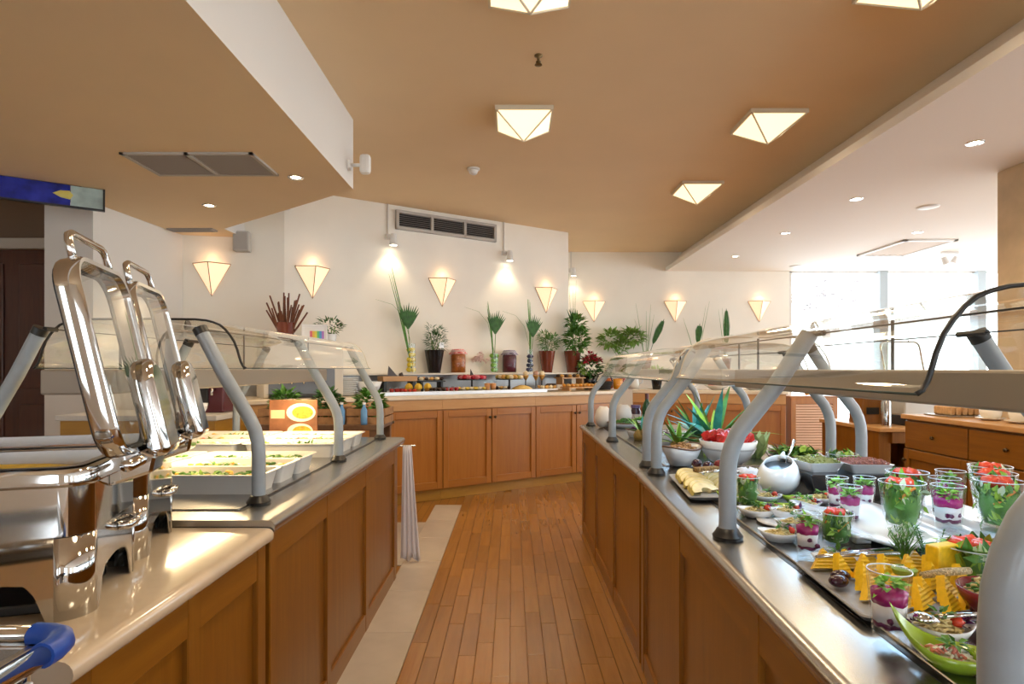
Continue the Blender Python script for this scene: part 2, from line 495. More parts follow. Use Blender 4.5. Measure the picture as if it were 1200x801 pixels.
# ceilings
g = G(); g.box(-6, -3.5, CEIL, 2.52, 8.9, CEIL + 0.12); struct('ceiling', g, TAN, 'main ceiling with warm floor bounce put into its tan colour')
g = G(); g.extrude([(2.50, -3.5, CEIL), (2.29, -3.5, 2.735), (2.25, -3.5, 2.735), (2.25, -3.5, LOWC), (9, -3.5, LOWC), (9, -3.5, CEIL + 0.12), (2.50, -3.5, CEIL + 0.12)], (0, 12.4, 0))
struct('ceiling_low', g, [PALE], 'pale lower ceiling with a sloping cream fascia')
g = G(); g.prism([(-1.09, -3.5), (-1.09, 4.1), (-2.53, 5.25), (-2.50, 5.60), (-3.03, 5.49), (-3.10, 4.45), (-2.81, 4.1), (-3.25, 3.79), (-6, 1.9), (-6, -3.5)], SOFF, CEIL - 0.001)
so = struct('ceiling_soffit', g, [TAN, WHITEP], 'dropped soffit with pale sides, warm bounce put into its tan underside')
so.data.polygons.foreach_set('material_index', [0 if abs(p.normal.z) > 0.5 else 1 for p in so.data.polygons])  # underside takes the bounce-tinted tan, side faces stay white

# blue art glass hung at the edge of the soffit
t = thing('art_glass_panel', 'narrow blue and clear art glass strip hung from the soffit edge', 'glass panel', (-3.25, 3.79, 2.34), math.atan2(0.31, 0.44))
g = G(); g.box(0.0, -0.008, 0, 0.36, 0.008, 0.135); part('blue_pane', g, BLUEG, t)
g = G(); g.box(0.362, -0.008, 0, 0.54, 0.008, 0.135); part('clear_pane', g, GREENG, t)
g = G(); g.box(-0.01, -0.014, -0.012, 0.55, 0.014, 0); g.box(0.54, -0.014, -0.012, 0.552, 0.014, 0.138); part('frame', g, BLACK, t)
g = G(); g.blob((0.33, -0.012, 0.07), 0.05, R, 1.2, 0.15, 0.7); part('painted_flower', g, mat('yellow_paint', (0.6, 0.5, 0.1), 0.4), t)

# ------------------------------------------------------------------ ceiling fittings
FRAME = mat('pale_lamp_frame', (0.70, 0.62, 0.48), 0.5)
def pyramid_light(loc, label):
    t = thing('ceiling_light', label, 'ceiling light', loc, 0, 'pyramid ceiling lights')
    s = 0.19; h = 0.165; e = 0.028
    g = G()
    for k in range(4):
        a = k * PI / 2; s0 = len(g.v)
        g.box(-s, -s, -e, s, -s + 0.014, 0); g.xf(Matrix.Rotation(a, 4, 'Z'), s0)
    part('frame', g, FRAME, t)
    ap = (0, 0, -h); q = s - 0.012
    cs = [(-q, -q, -e), (q, -q, -e), (q, q, -e), (-q, q, -e)]
    for k in range(4):
        g = G(); g.add([cs[k], cs[(k+1) % 4], ap], [(0, 1, 2)]); part('pane', g, PANE_W, t)
        g = G(); g.tube([cs[k], ap], 0.006, 5); part('rib', g, FRAME, t)
    return t
def spotlight(name, loc, aim, power, angle, size=0.03, col=LAMP):
    l = bpy.data.lights.new(name, 'SPOT'); l.energy = power; l.spot_size = rad(angle); l.spot_blend = 0.6
    l.color = col; l.shadow_soft_size = size
    o = _obj(name, l); o.location = loc
    o.rotation_euler = (Vector(aim) - Vector(loc)).to_track_quat('-Z', 'Y').to_euler()
    return o
p0 = pyramid_light((0.08, 2.60, CEIL), 'pyramid lamp on the ceiling near the sprinkler, second of its row from the desserts')
dup(p0, (0.08, 4.06, CEIL), label='pyramid lamp on the tan ceiling between sprinkler and smoke detector')
dup(p0, (1.76, 2.57, CEIL), label='pyramid lamp beside the sloping fascia, furthest of three from the far wall')
dup(p0, (1.76, 4.11, CEIL), label='pyramid lamp beside the sloping fascia, middle one of three')
dup(p0, (1.74, 5.62, CEIL), label='pyramid lamp beside the sloping fascia, closest of three to the far wall')
for x in (0.08, 1.76):
    for y in (1.1,): dup(p0, (x, y, CEIL), label='added pyramid ceiling lamp out of view, giving top fill')  # unseen pair added to the rows as fill from above
for x, ys_ in ((0.08, (1.1, 2.60, 4.06)), (1.76, (1.1, 2.57, 4.11, 5.62))):
    for y in ys_: spotlight('ceiling_light_beam', (x, y, CEIL - 0.18), (x, y, 0), PYRAMID_BEAM, 172, 0.15)

def downlight(loc, label, group, power=0):
    t = thing('downlight', label, 'downlight', loc, 0, group)
    g = G(); g.lathe([(0.030, 0.004), (0.034, -0.003), (0.050, -0.004), (0.052, 0.0)], 20); part('ring', g, CHROME, t, smooth=True)
    g = G(); g.lathe([(0, -0.001), (0.031, -0.001)], 16); part('bulb', g, BULB_W, t)
    if power: spotlight('downlight_beam', (loc[0], loc[1], loc[2] - 0.02), (loc[0], loc[1], 0), power, 110)
    return t
downlight((-1.39, 3.84, SOFF), 'round recessed downlight beside the soffit air vent', None, 25)
downlight((-2.28, 4.50, SOFF), 'small recessed downlight on the soffit near the speaker box', None, 25)
for x, y, lab in ((2.93, 3.78, 'recessed downlight in the pale ceiling by the column'), (2.90, 5.03, 'recessed downlight in the pale ceiling, second along the fascia'),
                  (2.88, 6.30, 'recessed downlight in the pale ceiling, third along the fascia'), (2.84, 7.6, 'recessed downlight in the pale ceiling by the far wall'),
                  (4.25, 6.26, 'recessed downlight in the pale ceiling beside the cassette vent')):
    downlight((x, y, LOWC), lab, 'downlights in the pale ceiling', 12)
for x, y, lab in ((3.67, 5.27, 'flat white disc speaker in the pale ceiling by the cassette vent'), (3.95, 8.3, 'flat white disc speaker in the pale ceiling near the windows')):
    g = G(); g.lathe([(0, -0.012), (0.07, -0.012), (0.085, -0.006), (0.09, 0)], 24); solo('disc_speaker', g, mat('white_plastic', (0.78, 0.77, 0.75), 0.5), lab, 'speaker', (x, y, LOWC), smooth=True)
# air cassette in the low ceiling
t = thing('cassette_vent', 'square cassette air vent in the pale ceiling', 'air vent', (4.63, 7.05, LOWC))
g = G()
for k in range(4):
    s0 = len(g.v); w, h = (0.30, 0.46) if k % 2 == 0 else (0.46, 0.30)
    g.box(-w, -h, -0.02, w, -h + 0.05, 0); g.xf(Matrix.Rotation(k * PI/2, 4, 'Z'), s0)
part('frame', g, MATS['white_plastic'], t, bevel=0.004)
for i in range(7):
    g = G(); x = -0.22 + i * 0.073; g.add([(x, -0.41, -0.004), (x + 0.05, -0.41, -0.016), (x + 0.05, 0.41, -0.016), (x, 0.41, -0.004)], [(0, 1, 2, 3)])
    part('slat', g, mat('beige_slat', (0.62, 0.47, 0.33), 0.5), t, solid=0.003)
# louvred return vent in the soffit
t = thing('soffit_vent', 'grey double louvred air vent set in the soffit', 'air vent', (-1.853, 3.585, SOFF))
GREYV = mat('grey_vent_metal', (0.32, 0.29, 0.27), 0.5)
g = G(); w, h = 0.378, 0.195
g.box(-w, -h, -0.012, w, -h + 0.022, 0); g.box(-w, h - 0.022, -0.012, w, h, 0); g.box(-w, -h, -0.012, -w + 0.022, h, 0); g.box(w - 0.022, -h, -0.012, w, h, 0); g.box(-0.012, -h, -0.012, 0.012, h, 0)
part('frame', g, mat('pale_vent_frame', (0.45, 0.42, 0.39), 0.5), t)
for sx in (-0.189, 0.189):
    for i in range(15):
        y = -0.165 + i * 0.0236; g = G()
        g.add([(sx - 0.165, y, -0.002), (sx + 0.165, y, -0.002), (sx + 0.165, y + 0.02, -0.011), (sx - 0.165, y + 0.02, -0.011)], [(0, 1, 2, 3)])
        part('slat', g, GREYV, t, solid=0.002)
g = G(); g.box(-0.2, -0.05, -0.012, 0.2, 0.05, 0)
for i in range(5): g.box(-0.18, -0.04 + i * 0.018, -0.016, 0.18, -0.034 + i * 0.018, -0.012)
solo('slot_vent', g, GREYV, 'narrow slot vent at the wall end of the soffit', 'air vent', (-2.82, 5.27, SOFF))
# sprinkler, smoke detector, devices
t = thing('sprinkler_head', 'small brass sprinkler head hanging from the tan ceiling', 'sprinkler', (0.144, 3.26, CEIL))
g = G(); g.lathe([(0, 0), (0.022, 0), (0.022, -0.006), (0.008, -0.012), (0.008, -0.03), (0.014, -0.034), (0.014, -0.04), (0, -0.045)], 12); part('body', g, mat('brass', (0.16, 0.11, 0.05), 0.35, 1.0), t, smooth=True)
g = G(); g.lathe([(0, -0.05), (0.02, -0.05), (0.021, -0.053), (0, -0.056)], 12); part('deflector', g, MATS['brass'], t)
g = G(); g.lathe([(0.055, 0), (0.055, -0.012), (0.04, -0.02), (0.034, -0.042), (0.02, -0.052), (0, -0.053)], 20)
solo('smoke_detector', g, MATS['white_plastic'], 'round white smoke detector on the tan ceiling', 'smoke detector', (-0.33, 5.1, CEIL), smooth=True, auto=40)
t = thing('motion_sensor', 'white motion sensor on a bracket at the soffit end face', 'sensor', (-1.088, 3.96, 2.60))
g = G(); g.lathe([(0, 0), (0.035, 0), (0.035, 0.02), (0, 0.024)], 16); g.xf(Matrix.Rotation(PI/2, 4, 'Y')); part('base_plate', g, MATS['white_plastic'], t, smooth=True, auto=40)
g = G(); g.tube([(0.02, 0, 0), (0.09, 0, 0)], 0.012, 8); part('arm', g, MATS['white_plastic'], t, smooth=True)
g = G(); g.box(0.08, -0.03, -0.06, 0.15, 0.03, 0.07); part('head', g, MATS['white_plastic'], t, bevel=0.02)
t = thing('wall_sensor', 'white rounded sensor high on the wall corner', 'sensor', (pl.x + 0.02, pl.y - 0.03, 2.80))
g = G(); g.lathe([(0, 0.08), (0.04, 0.07), (0.055, 0.03), (0.055, -0.03), (0.04, -0.05), (0, -0.055)], 16); part('head', g, MATS['white_plastic'], t, smooth=True)
g = G(); g.tube([(0, 0, 0.06), (0.0, 0.02, 0.12)], 0.015, 8); part('bracket', g, MATS['white_plastic'], t)
t = thing('speaker_box', 'grey square speaker box on the wall under the soffit', 'speaker', (-2.485, 5.50, 2.42), 0.15)
g = G(); g.box(-0.07, -0.05, -0.09, 0.07, 0.05, 0.09); part('cabinet', g, mat('grey_plastic', (0.50, 0.47, 0.43), 0.5), t, bevel=0.008)
g = G(); g.box(-0.058, -0.056, -0.078, 0.058, -0.05, 0.078); part('grille', g, mat('speaker_grille', (0.40, 0.37, 0.34), 0.8), t, bevel=0.003)
# long air vent high on the slanted wall
c = wb(0.753, 0.02, 2.81)
t = thing('wall_vent', 'long dark louvred air vent high on the slanted cream wall', 'air vent', tuple(c), WALL_RZ)
hw = 0.61; g = G()
g.box(-hw, -0.02, -0.1, hw, 0.015, -0.07); g.box(-hw, -0.02, 0.07, hw, 0.015, 0.1)
for x in (-hw, -hw/3 - 0.01, hw/3 - 0.015, hw - 0.03): g.box(x, -0.02, -0.1, x + 0.03, 0.015, 0.1)
part('frame', g, MATS['grey_plastic'], t)
g = G(); g.box(-hw, 0.014, -0.1, hw, 0.018, 0.1); part('backing', g, BLACK, t)
for i in range(7):
    for sx in (-0.4, 0.0, 0.4):
        g = G(); z = -0.062 + i * 0.0205
        g.add([(sx - 0.18, -0.008, z), (sx + 0.18, -0.008, z), (sx + 0.18, 0.008, z + 0.008), (sx - 0.18, 0.008, z + 0.008)], [(0, 1, 2, 3)])
        part('slat', g, GREYV, t, solid=0.002)

# ------------------------------------------------------------------ wall lamps
def sconce(loc, rz, label, group):
    t = thing('wall_lamp', label, 'wall lamp', loc, rz, group)
    a, d, h = 0.165, 0.12, 0.30
    Lp, Rp, B, F = (-a, -0.004, 0), (a, -0.004, 0), (0, -0.004, -h), (0, -d, 0)
    for nm, tri in (('shade', (Lp, F, B)), ('shade', (F, Rp, B))):
        g = G(); g.add(tri, [(0, 1, 2)]); part(nm, g, SHADE_W, t, solid=0.003)
    g = G(); g.tube([Lp, F, Rp], 0.0045, 5); g.tube([Lp, B, Rp], 0.0045, 5); g.tube([F, B], 0.0045, 5)
    part('frame', g, mat('brown_sconce_frame', (0.42, 0.30, 0.18), 0.5), t)
    l = bpy.data.lights.new('wall_lamp_bulb', 'POINT'); l.energy = SCONCE_BULB; l.color = (1.0, 0.62, 0.30); l.shadow_soft_size = 0.03
    o = _obj('wall_lamp_bulb', l); o.parent = t; o.location = (0, -0.055, 0.05)
    return t
for tt, lab in ((-0.703, 'triangular lamp on the slanted wall above the twig bundle'), (0.687, 'triangular lamp on the slanted wall above the black pot'), (2.095, 'triangular lamp on the slanted wall above the red-brown pot')):
    sconce(tuple(wb(tt, 0.0, 2.232)), WALL_RZ, lab, 'wall lamps on the slanted wall')
sconce((-2.78, 5.535, 2.222), math.atan2(0.145, 0.877), 'triangular lamp on the short wall under the speaker box', None)
for x, lab in ((1.2, 'triangular lamp on the far wall above the flower bouquet'), (2.39, 'triangular lamp on the far wall between two leafy plants'), (3.62, 'triangular lamp on the far wall next to the windows')):
    sconce((x, 8.75, 2.237), 0.0, lab, 'wall lamps on the far wall')
def wall_spot(p, rz, zc, label, power):
    t = thing('wall_spotlight', label, 'spotlight', tuple(p), rz, 'white wall spotlights')
    g = G(); g.tube([(0, -0.01, 0.03), (0, -0.01, zc - p[2])], 0.008, 6); part('conduit', g, WHITEP, t)
    g = G(); g.box(-0.03, -0.05, -0.01, 0.03, 0.0, 0.04); part('bracket', g, MATS['white_plastic'], t, bevel=0.004)
    g = G(); g.lathe([(0, 0.07), (0.028, 0.068), (0.034, 0.02), (0.042, -0.05), (0.036, -0.05), (0.03, -0.02)], 16, (0.03, -0.09, -0.03)); part('head', g, MATS['white_plastic'], t, smooth=True, auto=40)
    g = G(); g.lathe([(0, -0.047), (0.036, -0.047)], 12, (0.03, -0.09, -0.03)); part('bulb', g, BULB_W, t)
    w = Matrix.Rotation(rz, 3, 'Z') @ Vector((0.03, -0.09, -0.09))
    loc = Vector(p) + w
    n = Matrix.Rotation(rz, 3, 'Z') @ Vector((0, 0.06, -1.0))
    spotlight('wall_spot_beam', loc, loc + n, power, 100)
wall_spot(wb(0.059, 0, 2.60), WALL_RZ, CEIL, 'white spotlight beside the wall vent above the tall leaf vase', SPOT_W)
wall_spot(wb(1.48, 0, 2.58), WALL_RZ, CEIL, 'white spotlight beside the wall vent above the purple jar', SPOT_W)
wall_spot(Vector((0.86, 8.72, 2.67)), 0, CEIL, 'white spotlight on the far wall near its corner', SPOT_W * 0.6)
t = thing('track_spotlight', 'faint pale track spotlight cluster under the ceiling by the windows', 'spotlight', (5.35, 7.3, LOWC))
g = G(); g.box(-0.1, -0.02, -0.03, 0.1, 0.02, 0); part('track', g, MATS['white_plastic'], t)
for x in (-0.06, 0.06):
    g = G(); g.lathe([(0, 0.04), (0.03, 0.04), (0.04, -0.05), (0, -0.05)], 12); g.xf(Matrix.Translation((x, 0, -0.1)) @ Matrix.Rotation(0.5 if x > 0 else -0.4, 4, 'Y'))
    part('head', g, MATS['white_plastic'], t, smooth=True, auto=40)

# ------------------------------------------------------------------ cabinets and worktops
def panel_run(t, xf, length, z0, z1, n, wv=None, wh=None, start=0.0, st=0.055, depth=0.014, doors=None, cuts=None):
    """frame-and-panel front along local axis s (0..length); xf(s, d, z) maps to local space, d = depth behind the face.
    each recessed panel, stile and rail is a part of t"""
    wv = wv or WOODV; wh = wh or WOODH
    def bx(s0, s1, d0, d1, a, b):
        g = G(); g.box(s0, d0, a, s1, d1, b); g.v = [tuple(xf(*p)) for p in g.v]; return g
    cuts = cuts or [start + (length - start) * i / n for i in range(n + 1)]
    for i in range(n):
        a, b = cuts[i], cuts[i + 1]
        part('panel', bx(a + st/2, b - st/2, depth, depth + 0.012, z0 + 0.07, z1 - 0.07), wv, t)
    for i in range(n + 1):
        a = cuts[i]
        lo = a - st/2 if i else a; hi = a + st/2 if i < n else a
        if lo == hi: continue
        if i == 0: hi = a + st
        if i == n: lo = a - st
        part('stile', bx(lo, hi, 0, 0.03, z0, z1), wv, t, bevel=0.003, bseg=1)
    for a, b in ((z0, z0 + 0.085), (z1 - 0.085, z1)):
        part('rail', bx(cuts[0] + st, cuts[-1] - st, 0.002, 0.032, a, b), wh, t, bevel=0.002, bseg=1)

def bullnose(g, W, y0, y1, z0, z1, s, over=0.018, back=True, n=8):
    """slab cross-section with rounded aisle edge, swept along y"""
    r = (z1 - z0) / 2; zc = (z0 + z1) / 2
    pr = [(-over + r - r * math.sin(a), zc + r * math.cos(a)) for a in [PI * i / n for i in range(n + 1)]]
    if back: pr += [(W + over - r + r * math.sin(a), zc - r * math.cos(a)) for a in [PI * i / n for i in range(n + 1)]]
    else: pr += [(W, z0), (W, z1)]
    g.extrude([(s * d, y0, z) for d, z in pr], (0, y1 - y0, 0))

def island(label, loc, rz, length, width, s, zt, n, top='steel', cuts=None):
    """serving counter; local y runs along it, local x = s * distance from the aisle face"""
    t = thing('buffet_counter', label, 'counter', loc, rz)
    z1 = zt - 0.042
    g = G(); x0, x1 = sorted((s * 0.028, s * (width - 0.028))); g.box(x0, 0.028, 0, x1, length - 0.028, z1)
    part('carcass', g, WOODV, t)
    panel_run(t, lambda a, d, z: (s * d, a, z), length, 0.0, z1, n, cuts=cuts)
    panel_run(t, lambda a, d, z: (s * (width - d), a, z), length, 0.0, z1, n, cuts=cuts)
    panel_run(t, lambda a, d, z: (s * (0.03 + a), d, z), width - 0.06, 0.0, z1, 2)
    panel_run(t, lambda a, d, z: (s * (0.03 + a), length - d, z), width - 0.06, 0.0, z1, 2)
    g = G(); bullnose(g, width, -0.012, length + 0.012, z1, zt, s)
    if top == 'steel':
        part('worktop', g, STEEL, t, smooth=True, auto=35, label='rolled-edge steel worktop')
        g = G(); x0, x1 = sorted((s * 0.135, s * (width - 0.135))); g.box(x0, 0.10, zt - 0.001, x1, length - 0.05, zt + 0.006)
        part('display_plate', g, STEEL, t, bevel=0.003)
        g = G()
        for d in (0.123, width - 0.135): 
            x0, x1 = sorted((s * d, s * (d + 0.012))); g.box(x0, 0.10, zt - 0.001, x1, length - 0.05, zt + 0.001)
        part('drain_gap', g, BLACK, t)
    else:
        part('worktop', g, STONE, t, smooth=True, auto=35, label='polished beige stone worktop')
    return t

ZR = 0.82
RZ1 = -math.atan(0.045)
L1 = 2.62; J = Vector((0.540, 2.50))
o1 = J - Vector((0.045, 1.0)).normalized() * L1
island('wood-panelled steel-topped counter holding the salad glasses and pineapple platter', (o1.x, o1.y, 0), RZ1, L1, 0.92, 1, ZR, 4)
island('wood-panelled steel-topped counter holding the watermelon bowl and pineapple leaves', (J.x, J.y + 0.03, 0), 0, 2.07, 0.92, 1, ZR, 3)
LX = -0.692; LW = 1.12
island('wood-panelled steel-topped counter holding the white salad pans', (LX, 1.71, 0), 0, 2.05, LW, -1, ZR, 3, cuts=[0, 0.555, 1.15, 1.86, 2.05][:4] + [])
island('wood-panelled counter with beige stone top under the two chafing dishes', (LX, 0.93, 0), 0, 0.75, LW, -1, 0.80, 2, top='stone')

# ------------------------------------------------------------------ sneeze guards
def guard(label, loc, rz, posts, gy0, gy1, width, s, zt, foot, lean, ztip, lamp, seal, ext=0.32):
    t = thing('sneeze_guard', label, 'sneeze guard', loc, rz)
    dz = ztip - 1.36
    prof = [(foot, zt + 0.012), (foot, 0.98), (foot + 0.003, 1.02), (foot + 0.012, 1.055), (foot + 0.028, 1.09), (foot + lean * 0.55, 1.205 + dz * 0.6), (foot + lean - 0.012, ztip - 0.022)]
    for y in posts:
        for side in (0, 1):
            f = (lambda d: s * d) if side == 0 else (lambda d: s * (width - d))
            g = G(); g.tube([(f(d), y, z) for d, z in prof], 0.0215, 14, cap=True)
            po = part('post', g, POSTM, t, smooth=True, auto=60)
            g = G(); g.lathe([(0, 0), (0.036, 0), (0.038, 0.008), (0.030, 0.018), (0.026, 0.026), (0.0225, 0.028)], 16, (f(foot), y, zt))
            part('post_foot', g, BLACK, t, smooth=True, auto=40, label='black foot socket')
            a = Vector((f(prof[-2][0]), y, prof[-2][1])); b = Vector((f(prof[-1][0]), y, prof[-1][1])); dd = (b - a).normalized()
            if y > gy0 and side == 0: continue
            g = G(); g.tube([b - dd * 0.02, b + dd * 0.004], 0.0228, 14); part('post_cap', g, BLACK, t, smooth=True, auto=40, label='black end cap')
    d0, zb = foot + 0.085, ztip - 0.148
    gp = [(d0, zb), (d0 + 0.009, zb + 0.006), (d0 + 0.017, zb + 0.021), (d0 + 0.023, zb + 0.040), (d0 + 0.029, zb + 0.062), (d0 + 0.040, zb + 0.090), (d0 + 0.054, zb + 0.112), (d0 + 0.070, zb + 0.131), (d0 + 0.088, zb + 0.146), (d0 + 0.110, zb + 0.155), (d0 + 0.134, zb + 0.161), (d0 + 0.173, zb + 0.165), (width/2 - 0.012, zb + 0.166)]
    for side in (0, 1):
        f = (lambda d: s * d) if side == 0 else (lambda d: s * (width - d))
        g = G(); g.grid([[(f(d), y, z) for d, z in gp] for y in (gy0, gy1)])
        gl = part('glass_panel', g, GUARD, t, smooth=True, solid=0.0)
        g = G()
        g.tube([(f(d), gy0, z) for d, z in gp], 0.0042 if seal else 0.0025, 6)
        part('edge_seal', g, BLACK if seal else FRAME, t, smooth=True)
        g = G(); g.tube([(f(d), gy1, z) for d, z in gp], 0.0025, 6)
        part('edge_trim', g, FRAME, t, smooth=True)
        g = G(); g.tube([(f(d0), gy0, zb), (f(d0), gy1, zb)], 0.0022, 6); part('lower_edge', g, mat('dark_glass_edge', (0.05, 0.07, 0.06), 0.3), t, smooth=True)
    # lamp housing along the middle, with its tube underneath
    x0, x1 = s * (width/2 - 0.085), s * (width/2 + 0.085)
    x0, x1 = min(x0, x1), max(x0, x1); hz = 1.176
    y0, y1 = gy0 - ext, gy1
    g = G(); g.extrude([(x0, y0, hz), (x1, y0, hz), (x1, y0, hz + 0.072), (x0, y0, hz + 0.072)], (0, y1 - y0, 0))
    part('lamp_housing', g, ALU, t, bevel=0.006)
    g = G(); g.box(x0 + 0.05, gy0 + 0.05, hz - 0.0016, x1 - 0.05, gy1 - 0.05, hz - 0.0002); part('lamp_tube', g, lamp, t)
    for y in posts:
        g = G(); g.tube([(s * (width/2), y, hz + 0.07), (s * (width/2), y, ztip + 0.012)], 0.004, 6)
        part('hanger_rod', g, BLACK, t)
    for a, b in zip(posts, posts[1:]):
        for side in (0, 1):
            d = foot + lean if side == 0 else width - foot - lean
            g = G(); g.tube([(s * d, a, ztip - 0.022), (s * d, b, ztip - 0.022)], 0.002, 5)
            for y, q in ((a, 1), (b, -1)): g.tube([(s * d, y, ztip - 0.022), (s * d, y + 0.05 * q, ztip - 0.022)], 0.008, 6)
            part('stay_rod', g, BLACK, t)
    return t
# near module of the salad counter works in the counter's own axes
def ly(y): return (y - o1.y) / math.cos(RZ1)
guard('curved glass sneeze guard with black sealed edge over the salad glasses', (o1.x, o1.y, 0), RZ1, [ly(0.62), ly(1.52), ly(2.44)], ly(0.90), ly(2.47), 0.92, 1, ZR, 0.052, 0.215, 1.36, COOL, True)
guard('curved glass sneeze guard over the watermelon bowl and pineapple leaves', (J.x, J.y + 0.03, 0), 0, [0.10, 1.02, 1.99], 0.08, 2.02, 0.92, 1, ZR, 0.056, 0.205, 1.345, COOL, False, 0.0)
guard('curved glass sneeze guard over the white salad pans, with capped post', (LX, 1.71, 0), 0, [0.20, 1.08, 1.96], 0.30, 2.06, LW, -1, ZR, 0.118, 0.20, 1.40, HEAT, True)
for (x, y, a, ln) in ((o1.x + 0.045 * 1.8 + 0.46, 1.75, RZ1, 1.2), (J.x + 0.46, 3.5, 0, 1.6)):
    l = bpy.data.lights.new('cool_lamp_beam', 'AREA'); l.shape = 'RECTANGLE'; l.size = 0.06; l.size_y = ln; l.energy = 1.6; l.color = (0.42, 0.70, 1.0)
    o = _obj('cool_lamp_beam', l); o.location = (x, y, 1.170); o.rotation_euler = (0, 0, a)
for y in (2.45, 3.2):
    l = bpy.data.lights.new('heat_lamp_beam', 'AREA'); l.shape = 'RECTANGLE'; l.size = 0.10; l.size_y = 0.7; l.energy = 4.5; l.color = (1.0, 0.75, 0.42)
    o = _obj('heat_lamp_beam', l); o.location = (LX - LW/2, y, 1.165)

# ------------------------------------------------------------------ chafing dishes
PASTA = mat('yellow_noodles', (0.62, 0.42, 0.05), 0.5, var=0.25, vscale=70, bump=0.6, bscale=120)
GASKET = mat('black_rubber_gasket', (0.02, 0.02, 0.02), 0.5)
def chafing_dish(label, loc, rz, food, fname):
    """local x runs away from the aisle as negative, local y along the counter"""
    t = thing('chafing_dish', label, 'chafing dish', loc, rz, 'chafing dishes on the stone top')
    Lx, Ly = 0.50, 0.315; cx, cy = -Lx/2, Ly/2
    # upper water pan: rounded shell with rolled rim
    def ring(w, h, r, z): return [(x, y, z) for x, y in rrect(w, h, r, 6, cx, cy)]
    g = G()
    g.grid([ring(Lx, Ly, 0.05, 0.150), ring(Lx, Ly, 0.05, 0.238), ring(Lx + 0.012, Ly + 0.012, 0.055, 0.243), ring(Lx + 0.014, Ly + 0.014, 0.056, 0.262), ring(Lx + 0.006, Ly + 0.006, 0.053, 0.270),
            ring(Lx - 0.03, Ly - 0.03, 0.04, 0.270), ring(Lx - 0.04, Ly - 0.04, 0.035, 0.262)], closed=True)
    part('water_pan', g, CHROME, t, smooth=True, auto=40)
    g = G()
    g.grid([ring(Lx - 0.036, Ly - 0.036, 0.035, 0.272), ring(Lx - 0.066, Ly - 0.066, 0.03, 0.272), ring(Lx - 0.076, Ly - 0.076, 0.03, 0.205)], closed=True)
    n0 = len(g.v); g.add(ring(Lx - 0.076, Ly - 0.076, 0.03, 0.205), [tuple(range(28))])
    part('food_pan', g, STEEL, t, smooth=True, auto=40)
    g = G(); rows = []
    for k, s_ in enumerate((1.0, 0.8, 0.55, 0.3, 0.05)):
        rows.append([(cx + (x - cx) * s_, cy + (y - cy) * s_, 0.232 + 0.028 * (1 - s_ ** 2) + 0.006 * mnoise.noise(Vector((x * 31 * s_, y * 31 * s_, k)))) for x, y in rrect(Lx - 0.082, Ly - 0.082, 0.03, 6, cx, cy)])
    g.grid(rows, closed=True); part(fname, g, food, t, smooth=True)
    # lower frame: wall with an arch cut on every side, rounded corner legs
    def side(n, w, axis, at_, a0):
        g = G(); pts = [(a0, 0.0), (a0 + 0.012, 0.0), (a0 + 0.03, 0.05)]
        for i in range(9):
            q = i / 8; pts.append((a0 + 0.045 + (w - 0.09) * q, 0.068 + 0.010 * math.sin(PI * q)))
        pts += [(a0 + w - 0.03, 0.05), (a0 + w - 0.012, 0.0), (a0 + w, 0.0), (a0 + w, 0.150), (a0, 0.150)]
        if axis == 'y': g.extrude([(at_, p, z) for p, z in pts], (-0.003, 0, 0))
        else: g.extrude([(p, at_, z) for p, z in pts], (0, 0.003, 0))
        return part('apron', g, CHROME, t)
    side(0, Ly - 0.10, 'y', 0.0, 0.05); side(0, Ly - 0.10, 'y', -Lx + 0.003, 0.05)
    side(0, Lx - 0.10, 'x', 0.0, -Lx + 0.05); side(0, Lx - 0.10, 'x', Ly - 0.003, -Lx + 0.05)
    for sx, sy, a0 in ((0, 0, -90), (0, 1, 0), (1, 1, 90), (1, 0, 180)):
        px = -0.05 if sx == 0 else -Lx + 0.05; py = 0.05 if sy == 0 else Ly - 0.05
        rows = []
        for z in (0.0, 0.148):
            rows.append([(px + 0.05 * math.cos(rad(a0 + 90 * i / 8)), py + 0.05 * math.sin(rad(a0 + 90 * i / 8)), z) for i in range(9)])
        g = G(); g.grid(rows); part('leg', g, CHROME, t, smooth=True, solid=0.003)
    g = G(); g.box(-Lx + 0.05, 0.05, 0.0, -0.05, Ly - 0.05, 0.02); part('fuel_tray', g, BLACK, t, bevel=0.004)
    # side handle and drip shelf on the aisle face
    g = G(); g.tube([(0.0, 0.17, 0.125), (0.016, 0.175, 0.125), (0.02, 0.21, 0.125), (0.016, 0.245, 0.125), (0.0, 0.25, 0.125)], 0.009, 8); part('side_handle', g, CHROME, t, smooth=True)
    # open lid: leaning frame with window
    lid_h, lid_w = 0.390, 0.300; th = 0.044
    lean = math.atan2(0.085, 0.385)
    M = Matrix.Translation((0.058, 0.02, 0.285)) @ Matrix.Rotation(-lean, 4, 'Y')
    def P(a, h, d): return tuple(M @ Vector((d, a, h)))
    def loop(wi, hi, r, d): return [P(p + lid_w/2, q + lid_h/2, d) for p, q in rrect(wi, hi, r, 6)]
    g = G()
    def fr(e, d): return loop(lid_w - e, lid_h - e, 0.062 - e * 0.5, d)
    g.grid([fr(0.020, -0.003), fr(0.004, -0.002), fr(0.0, -0.006), fr(-0.002, -th * 0.5), fr(0.0, -th + 0.004), fr(0.004, -th), fr(0.018, -th), fr(0.020, -th + 0.004), fr(0.020, -0.003)], closed=True)
    lid = part('lid', g, CHROME, t, smooth=True, auto=35)
    g = G(); lp = fr(0.019, -0.010); g.add(lp, [tuple(range(len(lp)))]); part('window', g, thin_glass_lid, lid)
    g = G(); g.tube(fr(0.020, -th - 0.001), 0.004, 6, closed=True); part('gasket', g, GASKET, lid, smooth=True)
